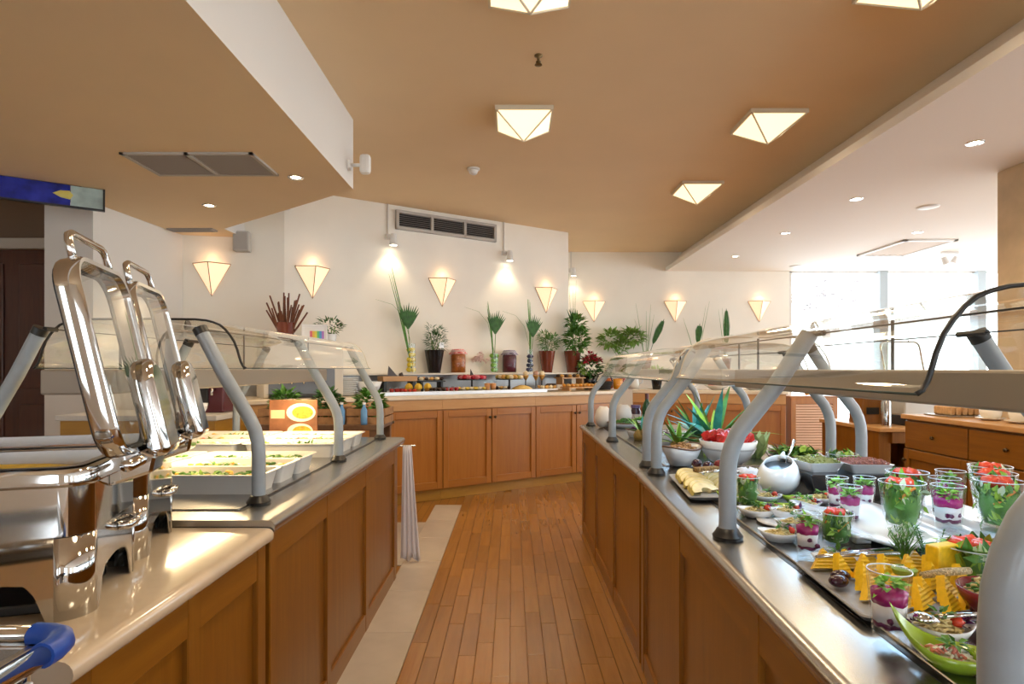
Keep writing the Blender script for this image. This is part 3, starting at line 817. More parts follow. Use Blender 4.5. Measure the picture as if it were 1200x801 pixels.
    hp = [(0.05, lid_h - 0.012, -0.02), (0.05, lid_h + 0.03, -0.02), (0.058, lid_h + 0.044, -0.02), (0.075, lid_h + 0.05, -0.02), (lid_w - 0.075, lid_h + 0.05, -0.02), (lid_w - 0.058, lid_h + 0.044, -0.02), (lid_w - 0.05, lid_h + 0.03, -0.02), (lid_w - 0.05, lid_h - 0.012, -0.02)]
    g = G(); g.tube([P(*p) for p in hp], 0.0075, 10); part('handle', g, CHROME, lid, smooth=True)
    # hinge: rounded plate over the foot of the lid, and its bracket on the pan
    poly = []
    for i in range(13):
        a = PI * i / 12; poly.append((0.157 + 0.052 * math.cos(a), 0.135 + 0.05 * math.sin(a)))
    poly += [(0.105, -0.02), (0.209, -0.02)]
    g = G(); g.extrude([P(a, h, 0.002) for a, h in poly], Vector(P(0, 0, 0.046)) - Vector(P(0, 0, 0.002)))
    part('hinge_cover', g, CHROME, t, bevel=0.016, smooth=True, auto=30, bseg=4)
    g = G(); g.extrude([(-0.004, 0.115, 0.215), (0.075, 0.115, 0.24), (0.082, 0.115, 0.275), (0.05, 0.115, 0.287), (-0.004, 0.115, 0.274)], (0, 0.085, 0)); part('hinge_bracket', g, CHROME, t, bevel=0.006)
    g = G(); g.tube([(0.055, 0.03, 0.268), (0.055, 0.28, 0.268)], 0.012, 10); part('hinge_pin', g, CHROME, t, smooth=True)
    return t
thin_glass_lid = thin_glass('chafer_window_glass', (0.90, 0.92, 0.88), 0.0, 1.5, 1.3, 0.03)
CR = rad(17)
chafing_dish('polished steel chafing dish of yellow noodles, glass lid open, on the stone top', (-0.766, 1.075, 0.80), CR, PASTA, 'noodles')
dx_, dy_ = -math.sin(CR) * 0.336, math.cos(CR) * 0.336
chafing_dish('polished steel chafing dish with open lid beside the white salad pans', (-0.766 + dx_, 1.075 + dy_, 0.80), CR, mat('brown_stew', (0.30, 0.12, 0.03), 0.3, var=0.3, vscale=40, bump=0.5), 'stew')

# ------------------------------------------------------------------ service trolley
BLUEP = mat('blue_rubber', (0.01, 0.06, 0.35), 0.4)
t = thing('service_trolley', 'steel service trolley with blue corner bumper beside the stone counter', 'trolley', (-0.86, 0.595, -0.02))
g = G(); g.box(-0.27, -0.22, 0.868, 0.225, 0.215, 0.880)
for a in ((-0.27, -0.22, 0.225, -0.205), (-0.27, 0.2, 0.225, 0.215), (-0.27, -0.22, -0.255, 0.215), (0.21, -0.22, 0.225, 0.215)): g.box(a[0], a[1], 0.87, a[2], a[3], 0.90)
part('top_tray', g, STEEL, t, bevel=0.003)
g = G(); g.box(-0.27, -0.22, 0.30, 0.225, 0.215, 0.315); part('lower_tray', g, STEEL, t, bevel=0.003)
for x, y in ((-0.25, -0.2), (-0.25, 0.2), (0.205, -0.2), (0.205, 0.2)):
    g = G(); g.tube([(x, y, 0.07), (x, y, 0.885)], 0.012, 10); part('leg', g, CHROME, t, smooth=True)
    g = G(); g.lathe([(0, -0.015), (0.03, -0.015), (0.034, -0.008), (0.034, 0.008), (0.03, 0.015), (0, 0.015)], 16); g.xf(Matrix.Translation((x, y, 0.038)) @ Matrix.Rotation(PI/2, 4, 'X'))
    part('wheel', g, BLACK, t, smooth=True, auto=40)
hz = 0.905
g = G(); g.tube([(0.262, -0.30, hz), (0.262, 0.17, hz)], 0.0125, 12); part('push_handle', g, CHROME, t, smooth=True)
g = G(); g.tube([(-0.27, 0.225, hz), (0.21, 0.225, hz)], 0.0125, 12); part('end_rail', g, CHROME, t, smooth=True)
g = G(); g.tube([(0.262, 0.165, hz), (0.262, 0.185, hz), (0.257, 0.203, hz), (0.246, 0.216, hz), (0.228, 0.223, hz), (0.205, 0.225, hz)], 0.0165, 14); part('corner_bumper', g, BLUEP, t, smooth=True, auto=60, label='blue rubber corner bumper')
g = G(); g.box(0.222, -0.2, 0.45, 0.232, 0.19, 0.86); part('side_panel', g, WHITE, t, bevel=0.002)

# ------------------------------------------------------------------ cabinets along the slanted wall
def shaker_door(t, xf, s0, s1, z0, z1, knob, wv=DOORV, wh=DOORH):
    def bx(a0, a1, d0, d1, b0, b1):
        g = G(); g.box(a0, d0, b0, a1, d1, b1); g.v = [tuple(xf(*p)) for p in g.v]; return g
    d = part('door', bx(s0 + 0.004, s1 - 0.004, -0.004, 0.012, z0, z1), wv, t)
    w = 0.06
    for a, b in ((s0 + 0.004, s0 + w), (s1 - w, s1 - 0.004)): part('stile', bx(a, b, -0.022, -0.004, z0, z1), wv, d, bevel=0.003, bseg=1)
    for a, b in ((z0, z0 + w + 0.01), (z1 - w - 0.01, z1)): part('rail', bx(s0 + w, s1 - w, -0.0215, -0.004, a, b), wh, d, bevel=0.003, bseg=1)
    ks = s1 - 0.03 if knob > 0 else s0 + 0.03
    g = G(); g.lathe([(0, 0), (0.006, 0), (0.006, 0.014), (0.014, 0.018), (0.014, 0.026), (0, 0.030)], 12)
    g.xf(Matrix.Rotation(PI/2, 4, 'X')); g.v = [tuple(xf(ks + x, y - 0.022, z1 - 0.085 + z)) for x, y, z in g.v]
    part('knob', g, mat('bronze_knob', (0.10, 0.07, 0.04), 0.35, 1.0), d, smooth=True)

ZB = 1.0
cab_lab = ['orange wood cabinet pair under the fruit cups and muffins', 'orange wood cabinet pair under the red cake stand', 'orange wood cabinet pair under the tiered pastry trays', 'orange wood cabinet pair below the beverage machine']
edges = [-1.75, -0.768, 0.315, 1.398, 2.49]
for i in range(4):
    a, b = edges[i], edges[i + 1]
    c0 = F0 + WD * a
    t = thing('base_cabinet', cab_lab[(3, 0, 1, 2)[i]], 'cabinet', (c0.x, c0.y, 0), WALL_RZ, 'cabinets under the slanted worktop')
    w = b - a
    g = G(); g.box(0.001, 0.012, 0.105, w - 0.001, 0.66, 0.96); part('body', g, DOORV, t)
    g = G(); g.box(0.001, 0.03, 0.0, w - 0.001, 0.60, 0.105); part('plinth', g, PLINTH, t, label='yellow wood plinth')
    g = G(); g.box(0.001, -0.012, 0.865, w - 0.001, 0.014, 0.96); part('fascia', g, PINE, t, label='paler wood fascia board')
    shaker_door(t, lambda s, d, z: (s, d, z), 0.0, w/2, 0.11, 0.855, 1)
    shaker_door(t, lambda s, d, z: (s, d, z), w/2, w, 0.11, 0.855, -1)
c0 = F0 + WD * -1.75
g = G(); g.box(0, -0.03, 0.96, 4.32, 0.69, ZB); solo('worktop', g, mat('cream_worktop_stone', (0.74, 0.64, 0.50), 0.2, var=0.06, vscale=12), 'long cream stone worktop carrying the desserts', 'worktop', (c0.x, c0.y, 0), WALL_RZ, bevel=0.008)
g = G(); g.box(0, 0.700, ZB, 4.20, 0.735, 1.185); solo('backsplash', g, mat('grey_splash_panel', (0.34, 0.34, 0.34), 0.3, 0.5), 'grey metal splashback between the worktop and the plant shelf', 'splashback', (c0.x, c0.y, 0), WALL_RZ)
g = G(); g.box(1.0, 0.54, 1.186, 4.20, 0.735, 1.206); solo('wall_shelf', g, mat('white_shelf', (0.80, 0.74, 0.64), 0.35), 'long pale shelf carrying jars, vases and potted herbs', 'shelf', (c0.x, c0.y, 0), WALL_RZ, bevel=0.004)
# low chilled display tray on the worktop
c1 = F0 + WD * -0.42
t = thing('chilled_display', 'long low steel chilled tray let into the cream worktop', 'display tray', (c1.x, c1.y, ZB), WALL_RZ)
g = G(); w = 2.02
g.box(0, 0.05, 0, w, 0.075, 0.035); g.box(0, 0.50, 0, w, 0.52, 0.035); g.box(0, 0.075, 0, 0.02, 0.50, 0.035); g.box(w - 0.02, 0.075, 0, w, 0.50, 0.035)
part('rim', g, mat('pale_steel', (0.70, 0.72, 0.76), 0.3, 0.6), t, bevel=0.003)
g = G(); g.box(0.02, 0.075, 0, w - 0.02, 0.50, 0.018); part('base', g, mat('dark_tray_base', (0.06, 0.06, 0.065), 0.3), t)

# far counter towards the windows
A = Vector((1.45, 7.18)); B = Vector((3.10, 6.76)); dR = (B - A).normalized(); rzR = math.atan2(dR.y, dR.x); wR = (B - A).length
labs = ['orange wood cabinet under the black flower pot', 'orange wood cabinet under the fruit bowls by the louvred cupboard']
for i in range(2):
    p = A + dR * (wR / 2 * i)
    t = thing('base_cabinet', labs[i], 'cabinet', (p.x, p.y, 0), rzR, 'cabinets along the far wall')
    w = wR / 2
    g = G(); g.box(0.001, 0.012, 0.0, w - 0.001, 0.60, 0.96); part('body', g, DOORV, t)
    g = G(); g.box(0.001, -0.01, 0.85, w - 0.001, 0.014, 0.96); part('fascia', g, PINE, t)
    shaker_door(t, lambda s, d, z: (s, d, z), 0.0, w/2, 0.09, 0.84, 1)
    shaker_door(t, lambda s, d, z: (s, d, z), w/2, w, 0.09, 0.84, -1)
g = G(); g.box(0, -0.03, 0.96, wR + 0.02, 0.64, ZB); solo('worktop', g, MATS['cream_worktop_stone'], 'short cream worktop along the far wall with fruit bowls', 'worktop', (A.x, A.y, 0), rzR, bevel=0.006)
g = G(); g.box(0.75, 8.50, 1.186, 4.0, 8.75, 1.206); solo('wall_shelf', g, MATS['white_shelf'], 'pale shelf along the far wall carrying leafy plants', 'shelf', bevel=0.004)
# louvred cupboard
t = thing('louvred_cupboard', 'orange wood cupboard with a pale louvred door', 'cupboard', (3.34, 7.15, 0))
g = G(); g.box(0, 0.02, 0, 0.56, 0.55, 0.90); part('body', g, DOORV, t)
g = G(); g.box(-0.015, 0.0, 0.90, 0.575, 0.56, 0.925); part('top', g, DOORH, t, bevel=0.004)
g = G(); g.box(0.0, 0.0, 0.03, 0.06, 0.022, 0.90); g.box(0.50, 0.0, 0.03, 0.56, 0.022, 0.90); g.box(0.06, 0.0, 0.03, 0.50, 0.022, 0.14); g.box(0.06, 0.0, 0.83, 0.50, 0.022, 0.90)
d = part('door', g, DOORV, t, bevel=0.003)
LOUV = mat('pale_louvre_wood', (0.74, 0.50, 0.36), 0.45)
for i in range(22):
    z = 0.15 + i * 0.0310; g = G(); g.add([(0.06, 0.0, z), (0.50, 0.0, z), (0.50, 0.018, z + 0.022), (0.06, 0.018, z + 0.022)], [(0, 1, 2, 3)]); part('slat', g, LOUV, d, solid=0.006)

# ------------------------------------------------------------------ cupboards and machines on the window side
def side_cabinet(label, x, y0, y1, zt, depth, cells):
    t = thing('drawer_cabinet', label, 'cabinet', (x, y0, 0))
    ln = y1 - y0
    g = G(); g.box(0.02, 0, 0, depth, ln, zt - 0.035); part('body', g, WOODV, t)
    g = G(); g.box(-0.02, -0.02, zt - 0.035, depth, ln + 0.02, zt); part('worktop', g, PINE, t, bevel=0.006)
    n = cells; w = ln / n
    for i in range(n):
        a = i * w
        g = G(); g.box(-0.002, a + 0.006, zt - 0.255, 0.02, a + w - 0.006, zt - 0.05); d = part('drawer', g, WOODH, t, bevel=0.004)
        g = G(); g.lathe([(0, 0), (0.006, 0), (0.006, 0.012), (0.014, 0.016), (0.012, 0.026), (0, 0.028)], 12); g.xf(Matrix.Translation((0, a + w/2, zt - 0.15)) @ Matrix.Rotation(-PI/2, 4, 'Y')); part('knob', g, MATS['bronze_knob'], d, smooth=True)
        shaker_door(t, lambda s, dd, z: (0.012 + dd, s, z), a, a + w, 0.04, zt - 0.265, 1, WOODV, WOODH)
    return t
side_cabinet('wooden drawer cabinet with pale top in front of the column', 3.05, 2.70, 4.64, 0.90, 0.46, 3)
t = thing('open_cabinet', 'low wooden cabinet with dark open shelf beside the drawer cabinet', 'cabinet', (3.12, 5.06, 0))
g = G(); g.box(0, 0.02, 0, 0.10, 0.95, 0.715); g.box(0.10, 0.30, 0, 0.62, 0.95, 0.715); g.box(0.34, 0.0, 0, 0.62, 0.3, 0.715); g.box(0.10, 0.0, 0, 0.34, 0.3, 0.05); g.box(0.10, 0.0, 0.62, 0.34, 0.3, 0.715); part('body', g, WOODV, t)
g = G(); g.box(0.10, 0.01, 0.36, 0.34, 0.3, 0.38); part('shelf', g, WOODH, t)
g = G(); g.box(-0.02, -0.02, 0.715, 0.64, 0.97, 0.75); part('worktop', g, PINE, t, bevel=0.006)
t = thing('bread_box', 'wooden bread box with dark slot on the low pale worktop', 'box', (3.18, 5.42, 0.75))
g = G(); g.box(0, 0, 0, 0.2, 0.22, 0.29); part('case', g, WOODV, t, bevel=0.006)
g = G(); g.box(0.035, -0.004, 0.09, 0.15, 0.002, 0.15); part('slot', g, BLACK, t)
g = G(); g.box(-0.006, -0.006, 0.255, 0.206, 0.226, 0.265); part('band', g, DARKW, t)
for k, (x, y) in enumerate(((3.30, 5.28), (3.26, 5.2))):
    g = G(); g.lathe([(0, 0), (0.036, 0), (0.036, 0.21), (0.03, 0.225), (0.03, 0.26), (0, 0.262)], 16); solo('steel_canister', g, CHROME, ['tall polished steel canister beside the bread box', 'polished steel canister beside the white chafing dish'][k], 'canister', (x, y, 0.75), smooth=True, auto=40)
t = thing('serving_chafer', 'white boxed chafing dish with raised glass lid on the low worktop', 'chafing dish', (3.42, 5.20, 0.75))
g = G(); g.box(0, 0, 0.09, 0.36, 0.28, 0.25); part('body', g, mat('pale_grey_enamel', (0.62, 0.63, 0.63), 0.3), t, bevel=0.012)
g = G(); g.box(0.03, 0.03, 0.0, 0.33, 0.25, 0.09); part('stand', g, BLACK, t)
g = G(); g.box(-0.008, -0.008, 0.215, 0.368, 0.288, 0.232); part('rim', g, CHROME, t, bevel=0.004)
loop3 = [(0.18 + p, 0.24 + 0.10 * (q + 0.18) / 0.36, 0.40 + q + 0.12) for p, q in rrect(0.36, 0.46, 0.05, 5)]
g = G(); g.tube(loop3, 0.009, 6, closed=True); part('lid_frame', g, CHROME, t, smooth=True)
g = G(); g.add(loop3, [tuple(range(len(loop3)))]); part('lid_glass', g, thin_glass_lid, t)
g = G(); g.tube([(0.10, 0.345, 0.745), (0.10, 0.345, 0.775), (0.26, 0.345, 0.775), (0.26, 0.345, 0.745)], 0.006, 6); part('handle', g, CHROME, t, smooth=True)
# on the drawer cabinet
t = thing('bread_tray', 'steel tray of wrapped bread slices on the drawer cabinet', 'tray', (3.30, 4.42, 0.90))
g = G(); g.box(-0.16, -0.14, 0, 0.16, 0.14, 0.012); part('tray', g, STEEL, t, bevel=0.005)
for i in range(5):
    g = G(); g.box(-0.12 + i * 0.045, -0.09, 0.012, -0.085 + i * 0.045, 0.09, 0.075); part('slice', g, mat('bread_crust', (0.60, 0.36, 0.17), 0.7, var=0.2, vscale=40), t, bevel=0.01)
for k, y in enumerate((4.08, 3.84)):
    t = thing('cup_stack', 'white cups stacked on a saucer at the drawer cabinet edge', 'cup stack', (3.27, y, 0.90), 0, 'stacked white cups')
    g = G(); g.lathe([(0, 0), (0.05, 0.002), (0.085, 0.014), (0.087, 0.018), (0.05, 0.008), (0, 0.008)], 24); part('saucer', g, CREAMP, t, smooth=True)
    for j in range(2):
        g = G(); z = 0.01 + 0.045 * j; g.lathe([(0, z), (0.04, z), (0.058, z + 0.02), (0.065, z + 0.06), (0.062, z + 0.06), (0.054, z + 0.022), (0, z + 0.01)], 24); part('cup', g, CREAMP, t, smooth=True)
t = thing('soup_kettle', 'tall steel soup kettle with dark handles on the drawer cabinet', 'kettle', (3.33, 3.55, 0.90))
g = G(); g.lathe([(0, 0), (0.13, 0), (0.13, 0.40), (0.138, 0.41), (0.138, 0.43), (0.12, 0.45), (0.03, 0.475), (0, 0.476)], 28); part('body', g, STEEL, t, smooth=True, auto=40)
g = G(); g.lathe([(0, 0.475), (0.012, 0.478), (0.018, 0.495), (0, 0.505)], 12); part('lid_knob', g, BLACK, t, smooth=True)
for sx in (-1, 1):
    g = G(); g.tube([(sx * 0.13, -0.04, 0.36), (sx * 0.165, -0.03, 0.37), (sx * 0.165, 0.03, 0.37), (sx * 0.13, 0.04, 0.36)], 0.009, 6); part('handle', g, BLACK, t, smooth=True)
g = G(); g.blob((0, 0, 0.045), 0.05, R, 1, 1, 0.9, 0.06); solo('lemon', g, mat('lemon_skin', (0.85, 0.48, 0.03), 0.4), 'bright yellow-orange citrus fruit on the louvred cupboard', 'fruit', (3.60, 7.28, 0.925), smooth=True)

# ------------------------------------------------------------------ behind the salad pans
t = thing('side_counter', 'yellow-brown wooden side counter with pale top behind the pan counter', 'counter', (-1.92, 3.86, 0))
g = G(); g.box(-1.0, 0.0, 0, 0, 0.5, 0.915); part('body', g, PLINTH, t)
g = G(); g.box(-1.02, -0.02, 0.915, 0.02, 0.52, 0.95); part('worktop', g, mat('grey_white_top', (0.6, 0.58, 0.55), 0.3), t, bevel=0.005)
for k, (x, y) in enumerate(((-2.05, 3.92), (-2.35, 4.0), (-2.2, 3.92))):
    g = G(); g.lathe([(0, 0), (0.025, 0), (0.045, 0.04), (0.05, 0.075), (0.046, 0.075), (0.04, 0.04), (0, 0.012)], 20); solo('coffee_cup', g, WHITE, 'white coffee cup on the yellow-brown side counter', 'cup', (x, y, 0.95), 0, 'cups on the side counter', smooth=True)
t = thing('coffee_machine', 'dark red and black coffee machine on the side counter', 'coffee machine', (-2.10, 4.20, 0.95))
g = G(); g.box(-0.12, -0.1, 0, 0.12, 0.12, 0.25); part('body', g, mat('dark_maroon', (0.10, 0.02, 0.03), 0.3), t, bevel=0.012)
g = G(); g.box(-0.1, -0.12, 0.05, 0.02, -0.1, 0.22); part('front_panel', g, BLACK, t, bevel=0.004)
g = G(); g.tube([(0.06, -0.1, 0.16), (0.06, -0.14, 0.16), (0.06, -0.14, 0.12)], 0.01, 8); part('spout', g, CHROME, t, smooth=True)
# produce table between the pans and the slanted counter
t = thing('produce_table', 'dark wooden produce table behind the pan counter', 'table', (-1.88, 4.26, 0))
g = G(); g.box(0, 0, 0.81, 0.93, 0.50, 0.85); part('tabletop', g, mat('worn_dark_wood', (0.14, 0.07, 0.035), 0.5, var=0.3, vscale=20), t, bevel=0.004)
for x in (0.04, 0.89):
    for y in (0.04, 0.46):
        g = G(); g.box(x - 0.03, y - 0.03, 0, x + 0.03, y + 0.03, 0.81); part('leg', g, MATS['worn_dark_wood'], t)
rg = random.Random(21)
for k, x in enumerate((-1.70, -1.38, -1.06)):
    t = thing('herb_crate', ['wooden crate of leafy herbs at the poster end of the produce table', 'wooden crate of leafy herbs in the middle of the produce table', 'wooden crate of leafy herbs and root vegetables on the produce table'][k], 'crate', (x, 4.48, 0.85), 0, 'crates on the produce table')
    for y in (-0.15, 0.15):
        for z in (0.0, 0.06):
            g = G(); g.box(-0.14, y - 0.006, z, 0.14, y + 0.006, z + 0.05); part('slat', g, mat('crate_wood', (0.34, 0.18, 0.08), 0.7, var=0.25, vscale=20), t)
    for x2 in (-0.134, 0.134):
        for z in (0.0, 0.06):
            g = G(); g.box(x2 - 0.006, -0.15, z, x2 + 0.006, 0.15, z + 0.05); part('slat', g, MATS['crate_wood'], t)
    g = G(); g.box(-0.13, -0.144, 0, 0.13, 0.144, 0.01); part('base', g, MATS['crate_wood'], t)
    g = G(); leafball(g, (0, 0, 0.14), 0.10, 0.10, 0.10, 260, 0.05, 0.03, rg); part('leafy_herbs', g, [LEAFM, LEAFD, LEAFM][k], t, kind='stuff')
for k, (x, c) in enumerate(((-1.06, 1), (-1.22, 0))):
    t = thing('water_bottle', ['small clear blue water bottle beside the last herb crate', 'small clear blue water bottle between the herb crates'][k], 'bottle', (x, 4.28, 0.85))
    g = G(); g.lathe([(0, 0), (0.022, 0), (0.024, 0.02), (0.024, 0.10), (0.010, 0.13), (0.010, 0.145)], 14); part('body', g, mat('blue_bottle_plastic', (0.12, 0.3, 0.6), 0.15), t, smooth=True)
    g = G(); g.lathe([(0.011, 0.145), (0.012, 0.146), (0.012, 0.16), (0, 0.161)], 12); part('cap', g, WHITE, t)
# beverage machine with four taps
bm_ = bc(352, 0.36, ZB)
t = thing('beverage_machine', 'steel beverage machine with four taps under the twig bundle', 'drink dispenser', tuple(bm_), WALL_RZ)
g = G(); g.box(-0.34, -0.16, 0, 0.34, 0.16, 0.49); part('case', g, mat('cream_machine_case', (0.62, 0.57, 0.50), 0.4), t, bevel=0.01)
g = G(); g.box(-0.30, -0.164, 0.03, 0.26, -0.158, 0.25); part('front_panel', g, mat('slate_panel', (0.16, 0.18, 0.22), 0.4), t)
for i in range(4):
    x = -0.22 + 0.10 * i
    g = G(); g.tube([(x, -0.16, 0.18), (x, -0.20, 0.18), (x, -0.205, 0.12)], 0.010, 8); tp = part('tap', g, CHROME, t, smooth=True)
    g = G(); g.box(x - 0.010, -0.215, 0.18, x + 0.010, -0.195, 0.235); part('lever', g, WHITE, tp, bevel=0.003)
g = G(); g.box(-0.30, -0.22, 0.0, 0.30, -0.16, 0.03); part('drip_tray', g, BLACK, t, bevel=0.004)
mtop = ZB + 0.49
def loc_on(base, rz, x, y, z):
    w = Matrix.Rotation(rz, 3, 'Z') @ Vector((x, y, 0)); return (base.x + w.x, base.y + w.y, z)
t = thing('twig_bundle', 'brown pot with a splayed bundle of bare twigs on the beverage machine', 'twig bundle', loc_on(bm_, WALL_RZ, -0.12, 0.03, mtop))
g = G(); g.lathe([(0, 0), (0.06, 0), (0.085, 0.17), (0.078, 0.17), (0.055, 0.02), (0, 0.02)], 20); part('pot', g, TERRA, t, smooth=True, auto=40)
rg = random.Random(5)
for i in range(30):
    a = rg.uniform(0, 2*PI); q = rg.uniform(0.1, 1); l = rg.uniform(0.26, 0.44)
    e = Vector((math.cos(a) * 0.21 * q, math.sin(a) * 0.12 * q, l))
    g = G(); g.tube([(e.x * 0.15, e.y * 0.15, 0.03), (e.x * 0.55 + rg.uniform(-.01, .01), e.y * 0.55, l * 0.5), tuple(e)], [0.009, 0.009, 0.007], 5); part('twig', g, TWIG, t)
t = thing('picture_frame', 'small white picture frame with rainbow stripes on the beverage machine', 'picture frame', loc_on(bm_, WALL_RZ, 0.10, -0.10, mtop), WALL_RZ - 0.2)
M_ = Matrix.Rotation(-0.15, 4, 'X')
g = G(); g.box(-0.11, 0, 0, 0.11, 0.014, 0.02); g.box(-0.11, 0, 0.14, 0.11, 0.014, 0.16); g.box(-0.11, 0, 0.02, -0.09, 0.014, 0.14); g.box(0.09, 0, 0.02, 0.11, 0.014, 0.14); g.xf(M_); part('frame', g, WHITE, t, bevel=0.003)
g = G(); g.box(-0.09, 0.006, 0.02, 0.09, 0.012, 0.14); g.xf(M_); part('mount', g, WHITE, t)
for i, c in enumerate(((0.7, 0.15, 0.2), (0.8, 0.5, 0.1), (0.75, 0.7, 0.1), (0.15, 0.55, 0.25), (0.1, 0.35, 0.7), (0.45, 0.2, 0.6))):
    g = G(); g.box(-0.04 + i * 0.02, 0.003, 0.03, -0.02 + i * 0.02, 0.007, 0.10); g.xf(M_); part('stripe', g, mat('stripe_%d' % i, c, 0.6), t)
def potted(name, label, cat, loc, pot, potm, foliage, fm, group=None, rz=0, sticks=0, seed=1, card=False):
    """pot = (r0, r1, h); foliage = list of (cx, cy, cz, rx, ry, rz, n, ln, w)"""
    t = thing(name, label, cat, loc, rz, group)
    r0, r1, h = pot; rg = random.Random(seed)
    g = G(); g.lathe([(0, 0), (r0, 0), (r1, h), (r1 - 0.008, h), (r1 - 0.014, h - 0.02), (r0 - 0.006, 0.02), (0, 0.02)], 24); part('pot', g, potm, t, smooth=True, auto=40)
    g = G(); g.lathe([(0, h - 0.025), (r1 - 0.013, h - 0.025)], 16); part('soil', g, mat('soil', (0.03, 0.018, 0.01), 0.9), t)
    g = G()
    for i in range(7):
        a = rg.uniform(0, 2*PI); f = foliage[i % len(foliage)]
        g.tube([(0.02 * math.cos(a), 0.02 * math.sin(a), h - 0.03), (f[0] + f[3] * 0.4 * math.cos(a), f[1] + f[4] * 0.4 * math.sin(a), f[2])], 0.003, 5)
    part('stems', g, STALK, t)
    g = G()
    for f in foliage: leafball(g, f[:3], f[3], f[4], f[5], f[6], f[7], f[8], rg)
    part('foliage', g, fm, t, kind='stuff')
    for i in range(sticks):
        a = rg.uniform(0, 2*PI); g = G(); g.tube([(0, 0, h), (0.03 * math.cos(a), 0.02 * math.sin(a), h + 0.3), (0.07 * math.cos(a), 0.04 * math.sin(a), h + 0.55 + 0.08 * i)], [0.003, 0.0025, 0.001], 5); part('grass_blade', g, STALK, t)
    if card:
        g = G(); g.box(0.0, -r1 - 0.012, h + 0.02, 0.055, -r1 - 0.009, h + 0.075); part('label_card', g, WHITE, t, label='small white label card')
    return t
potted('potted_herb', 'small leafy herb in a white pot on the beverage machine', 'potted plant', loc_on(bm_, WALL_RZ, 0.27, 0.02, mtop), (0.05, 0.06, 0.08), WHITE, [(0, 0, 0.15, 0.13, 0.10, 0.08, 150, 0.04, 0.015)], LEAFD, seed=8)
# plates and bowls
p = bc(405, 0.33, ZB)
t = thing('plate_stack', 'tall stack of white plates on the worktop beside the beverage machine', 'plate stack', tuple(p))
for i in range(12):
    g = G(); z = 0.014 * i; g.lathe([(0, z), (0.07, z), (0.12, z + 0.012), (0.122, z + 0.015), (0.07, z + 0.006), (0, z + 0.006)], 24); part('plate', g, WHITE, t, smooth=True)
p = bc(432, 0.32, ZB)
g = G(); g.lathe([(0, 0), (0.05, 0), (0.10, 0.06), (0.125, 0.13), (0.12, 0.13), (0.095, 0.062), (0, 0.012)], 28); solo('white_bowl', g, WHITE, 'deep white bowl on the worktop next to the plate stack', 'bowl', tuple(p), smooth=True)
# poster stand with food pictures
t = thing('menu_stand', 'upright card with pictures of orange noodle dishes behind the white pans', 'menu card', (-1.30, 3.55, ZR + 0.006), rad(4))
g = G(); g.box(-0.14, 0, 0, 0.14, 0.012, 0.24); part('board', g, mat('brown_card', (0.26, 0.10, 0.04), 0.5, var=0.3, vscale=12), t, bevel=0.002)
for k, (x, z, rx, rz_) in enumerate(((0.045, 0.165, 0.085, 0.055), (0.04, 0.055, 0.075, 0.045))):
    g = G(); g.add([(x + rx * math.cos(2*PI*i/24), -0.0015, z + rz_ * math.sin(2*PI*i/24)) for i in range(24)], [tuple(range(24))]); pp = part('printed_plate', g, mat('printed_white', (0.8, 0.72, 0.6), 0.5), t)
    g = G(); g.add([(x + 0.01 + rx * 0.72 * math.cos(2*PI*i/24), -0.0025, z + rz_ * 0.68 * math.sin(2*PI*i/24)) for i in range(24)], [tuple(range(24))]); part('printed_food', g, mat('printed_noodles', (0.85, 0.36, 0.03), 0.5, var=0.4, vscale=60), pp)
g = G(); g.box(-0.13, -0.0015, 0.13, -0.05, -0.0005, 0.18); part('printed_caption', g, mat('printed_beige', (0.75, 0.5, 0.3), 0.5), t)
g = G(); g.box(-0.14, -0.05, 0, 0.14, 0.06, 0.006); part('base', g, BLACK, t)
# cloth hanging off the end of the pan counter
rows = []
for i in range(15):
    q = i / 14; z = 0.76 - 0.74 * q; wdt = 0.055 + 0.075 * q
    rows.append([(-0.685 + wdt * (j / 16 - 0.28) , 3.835 + 0.012 * math.sin(j * 1.5 + q * 0.9) * (0.3 + q) + 0.02 * q, z + 0.012 * math.sin(j * 0.8) * q) for j in range(17)])
t = thing('hanging_cloth', 'white cloth hanging in folds at the end of the pan counter', 'cloth', (0, 0, 0))
g = G(); g.grid(rows); part('drape', g, mat('white_linen', (0.74, 0.72, 0.78), 0.8), t, smooth=True, solid=0.003)
g = G(); g.tube([(-0.73, 3.78, 0.755), (-0.73, 3.84, 0.755), (-0.62, 3.84, 0.757)], 0.006, 8); part('towel_bar', g, CHROME, t, smooth=True)

# ------------------------------------------------------------------ white salad pans
PAN = mat('white_melamine', (0.84, 0.82, 0.78), 0.25)
def pan_mesh(w, l, h):
    g = G()
    def ring(ww, ll, r, z): return [(x, y, z) for x, y in rrect(ww, ll, r, 4)]
    g.grid([ring(w - 0.05, l - 0.05, 0.02, 0.0), ring(w - 0.022, l - 0.022, 0.025, h - 0.006), ring(w, l, 0.022, h - 0.004), ring(w, l, 0.022, h), ring(w - 0.024, l - 0.024, 0.02, h), ring(w - 0.05, l - 0.05, 0.02, 0.012)], closed=True)
    r0 = ring(w - 0.05, l - 0.05, 0.02, 0.012); g.add(r0, [tuple(range(len(r0)))]); r0 = ring(w - 0.05, l - 0.05, 0.02, 0.0); g.add(r0, [tuple(range(len(r0)))])
    return g.mesh('pan', PAN, True)
pan_me = pan_mesh(0.455, 0.192, 0.068)
pan_me.set_sharp_from_angle(angle=rad(40))
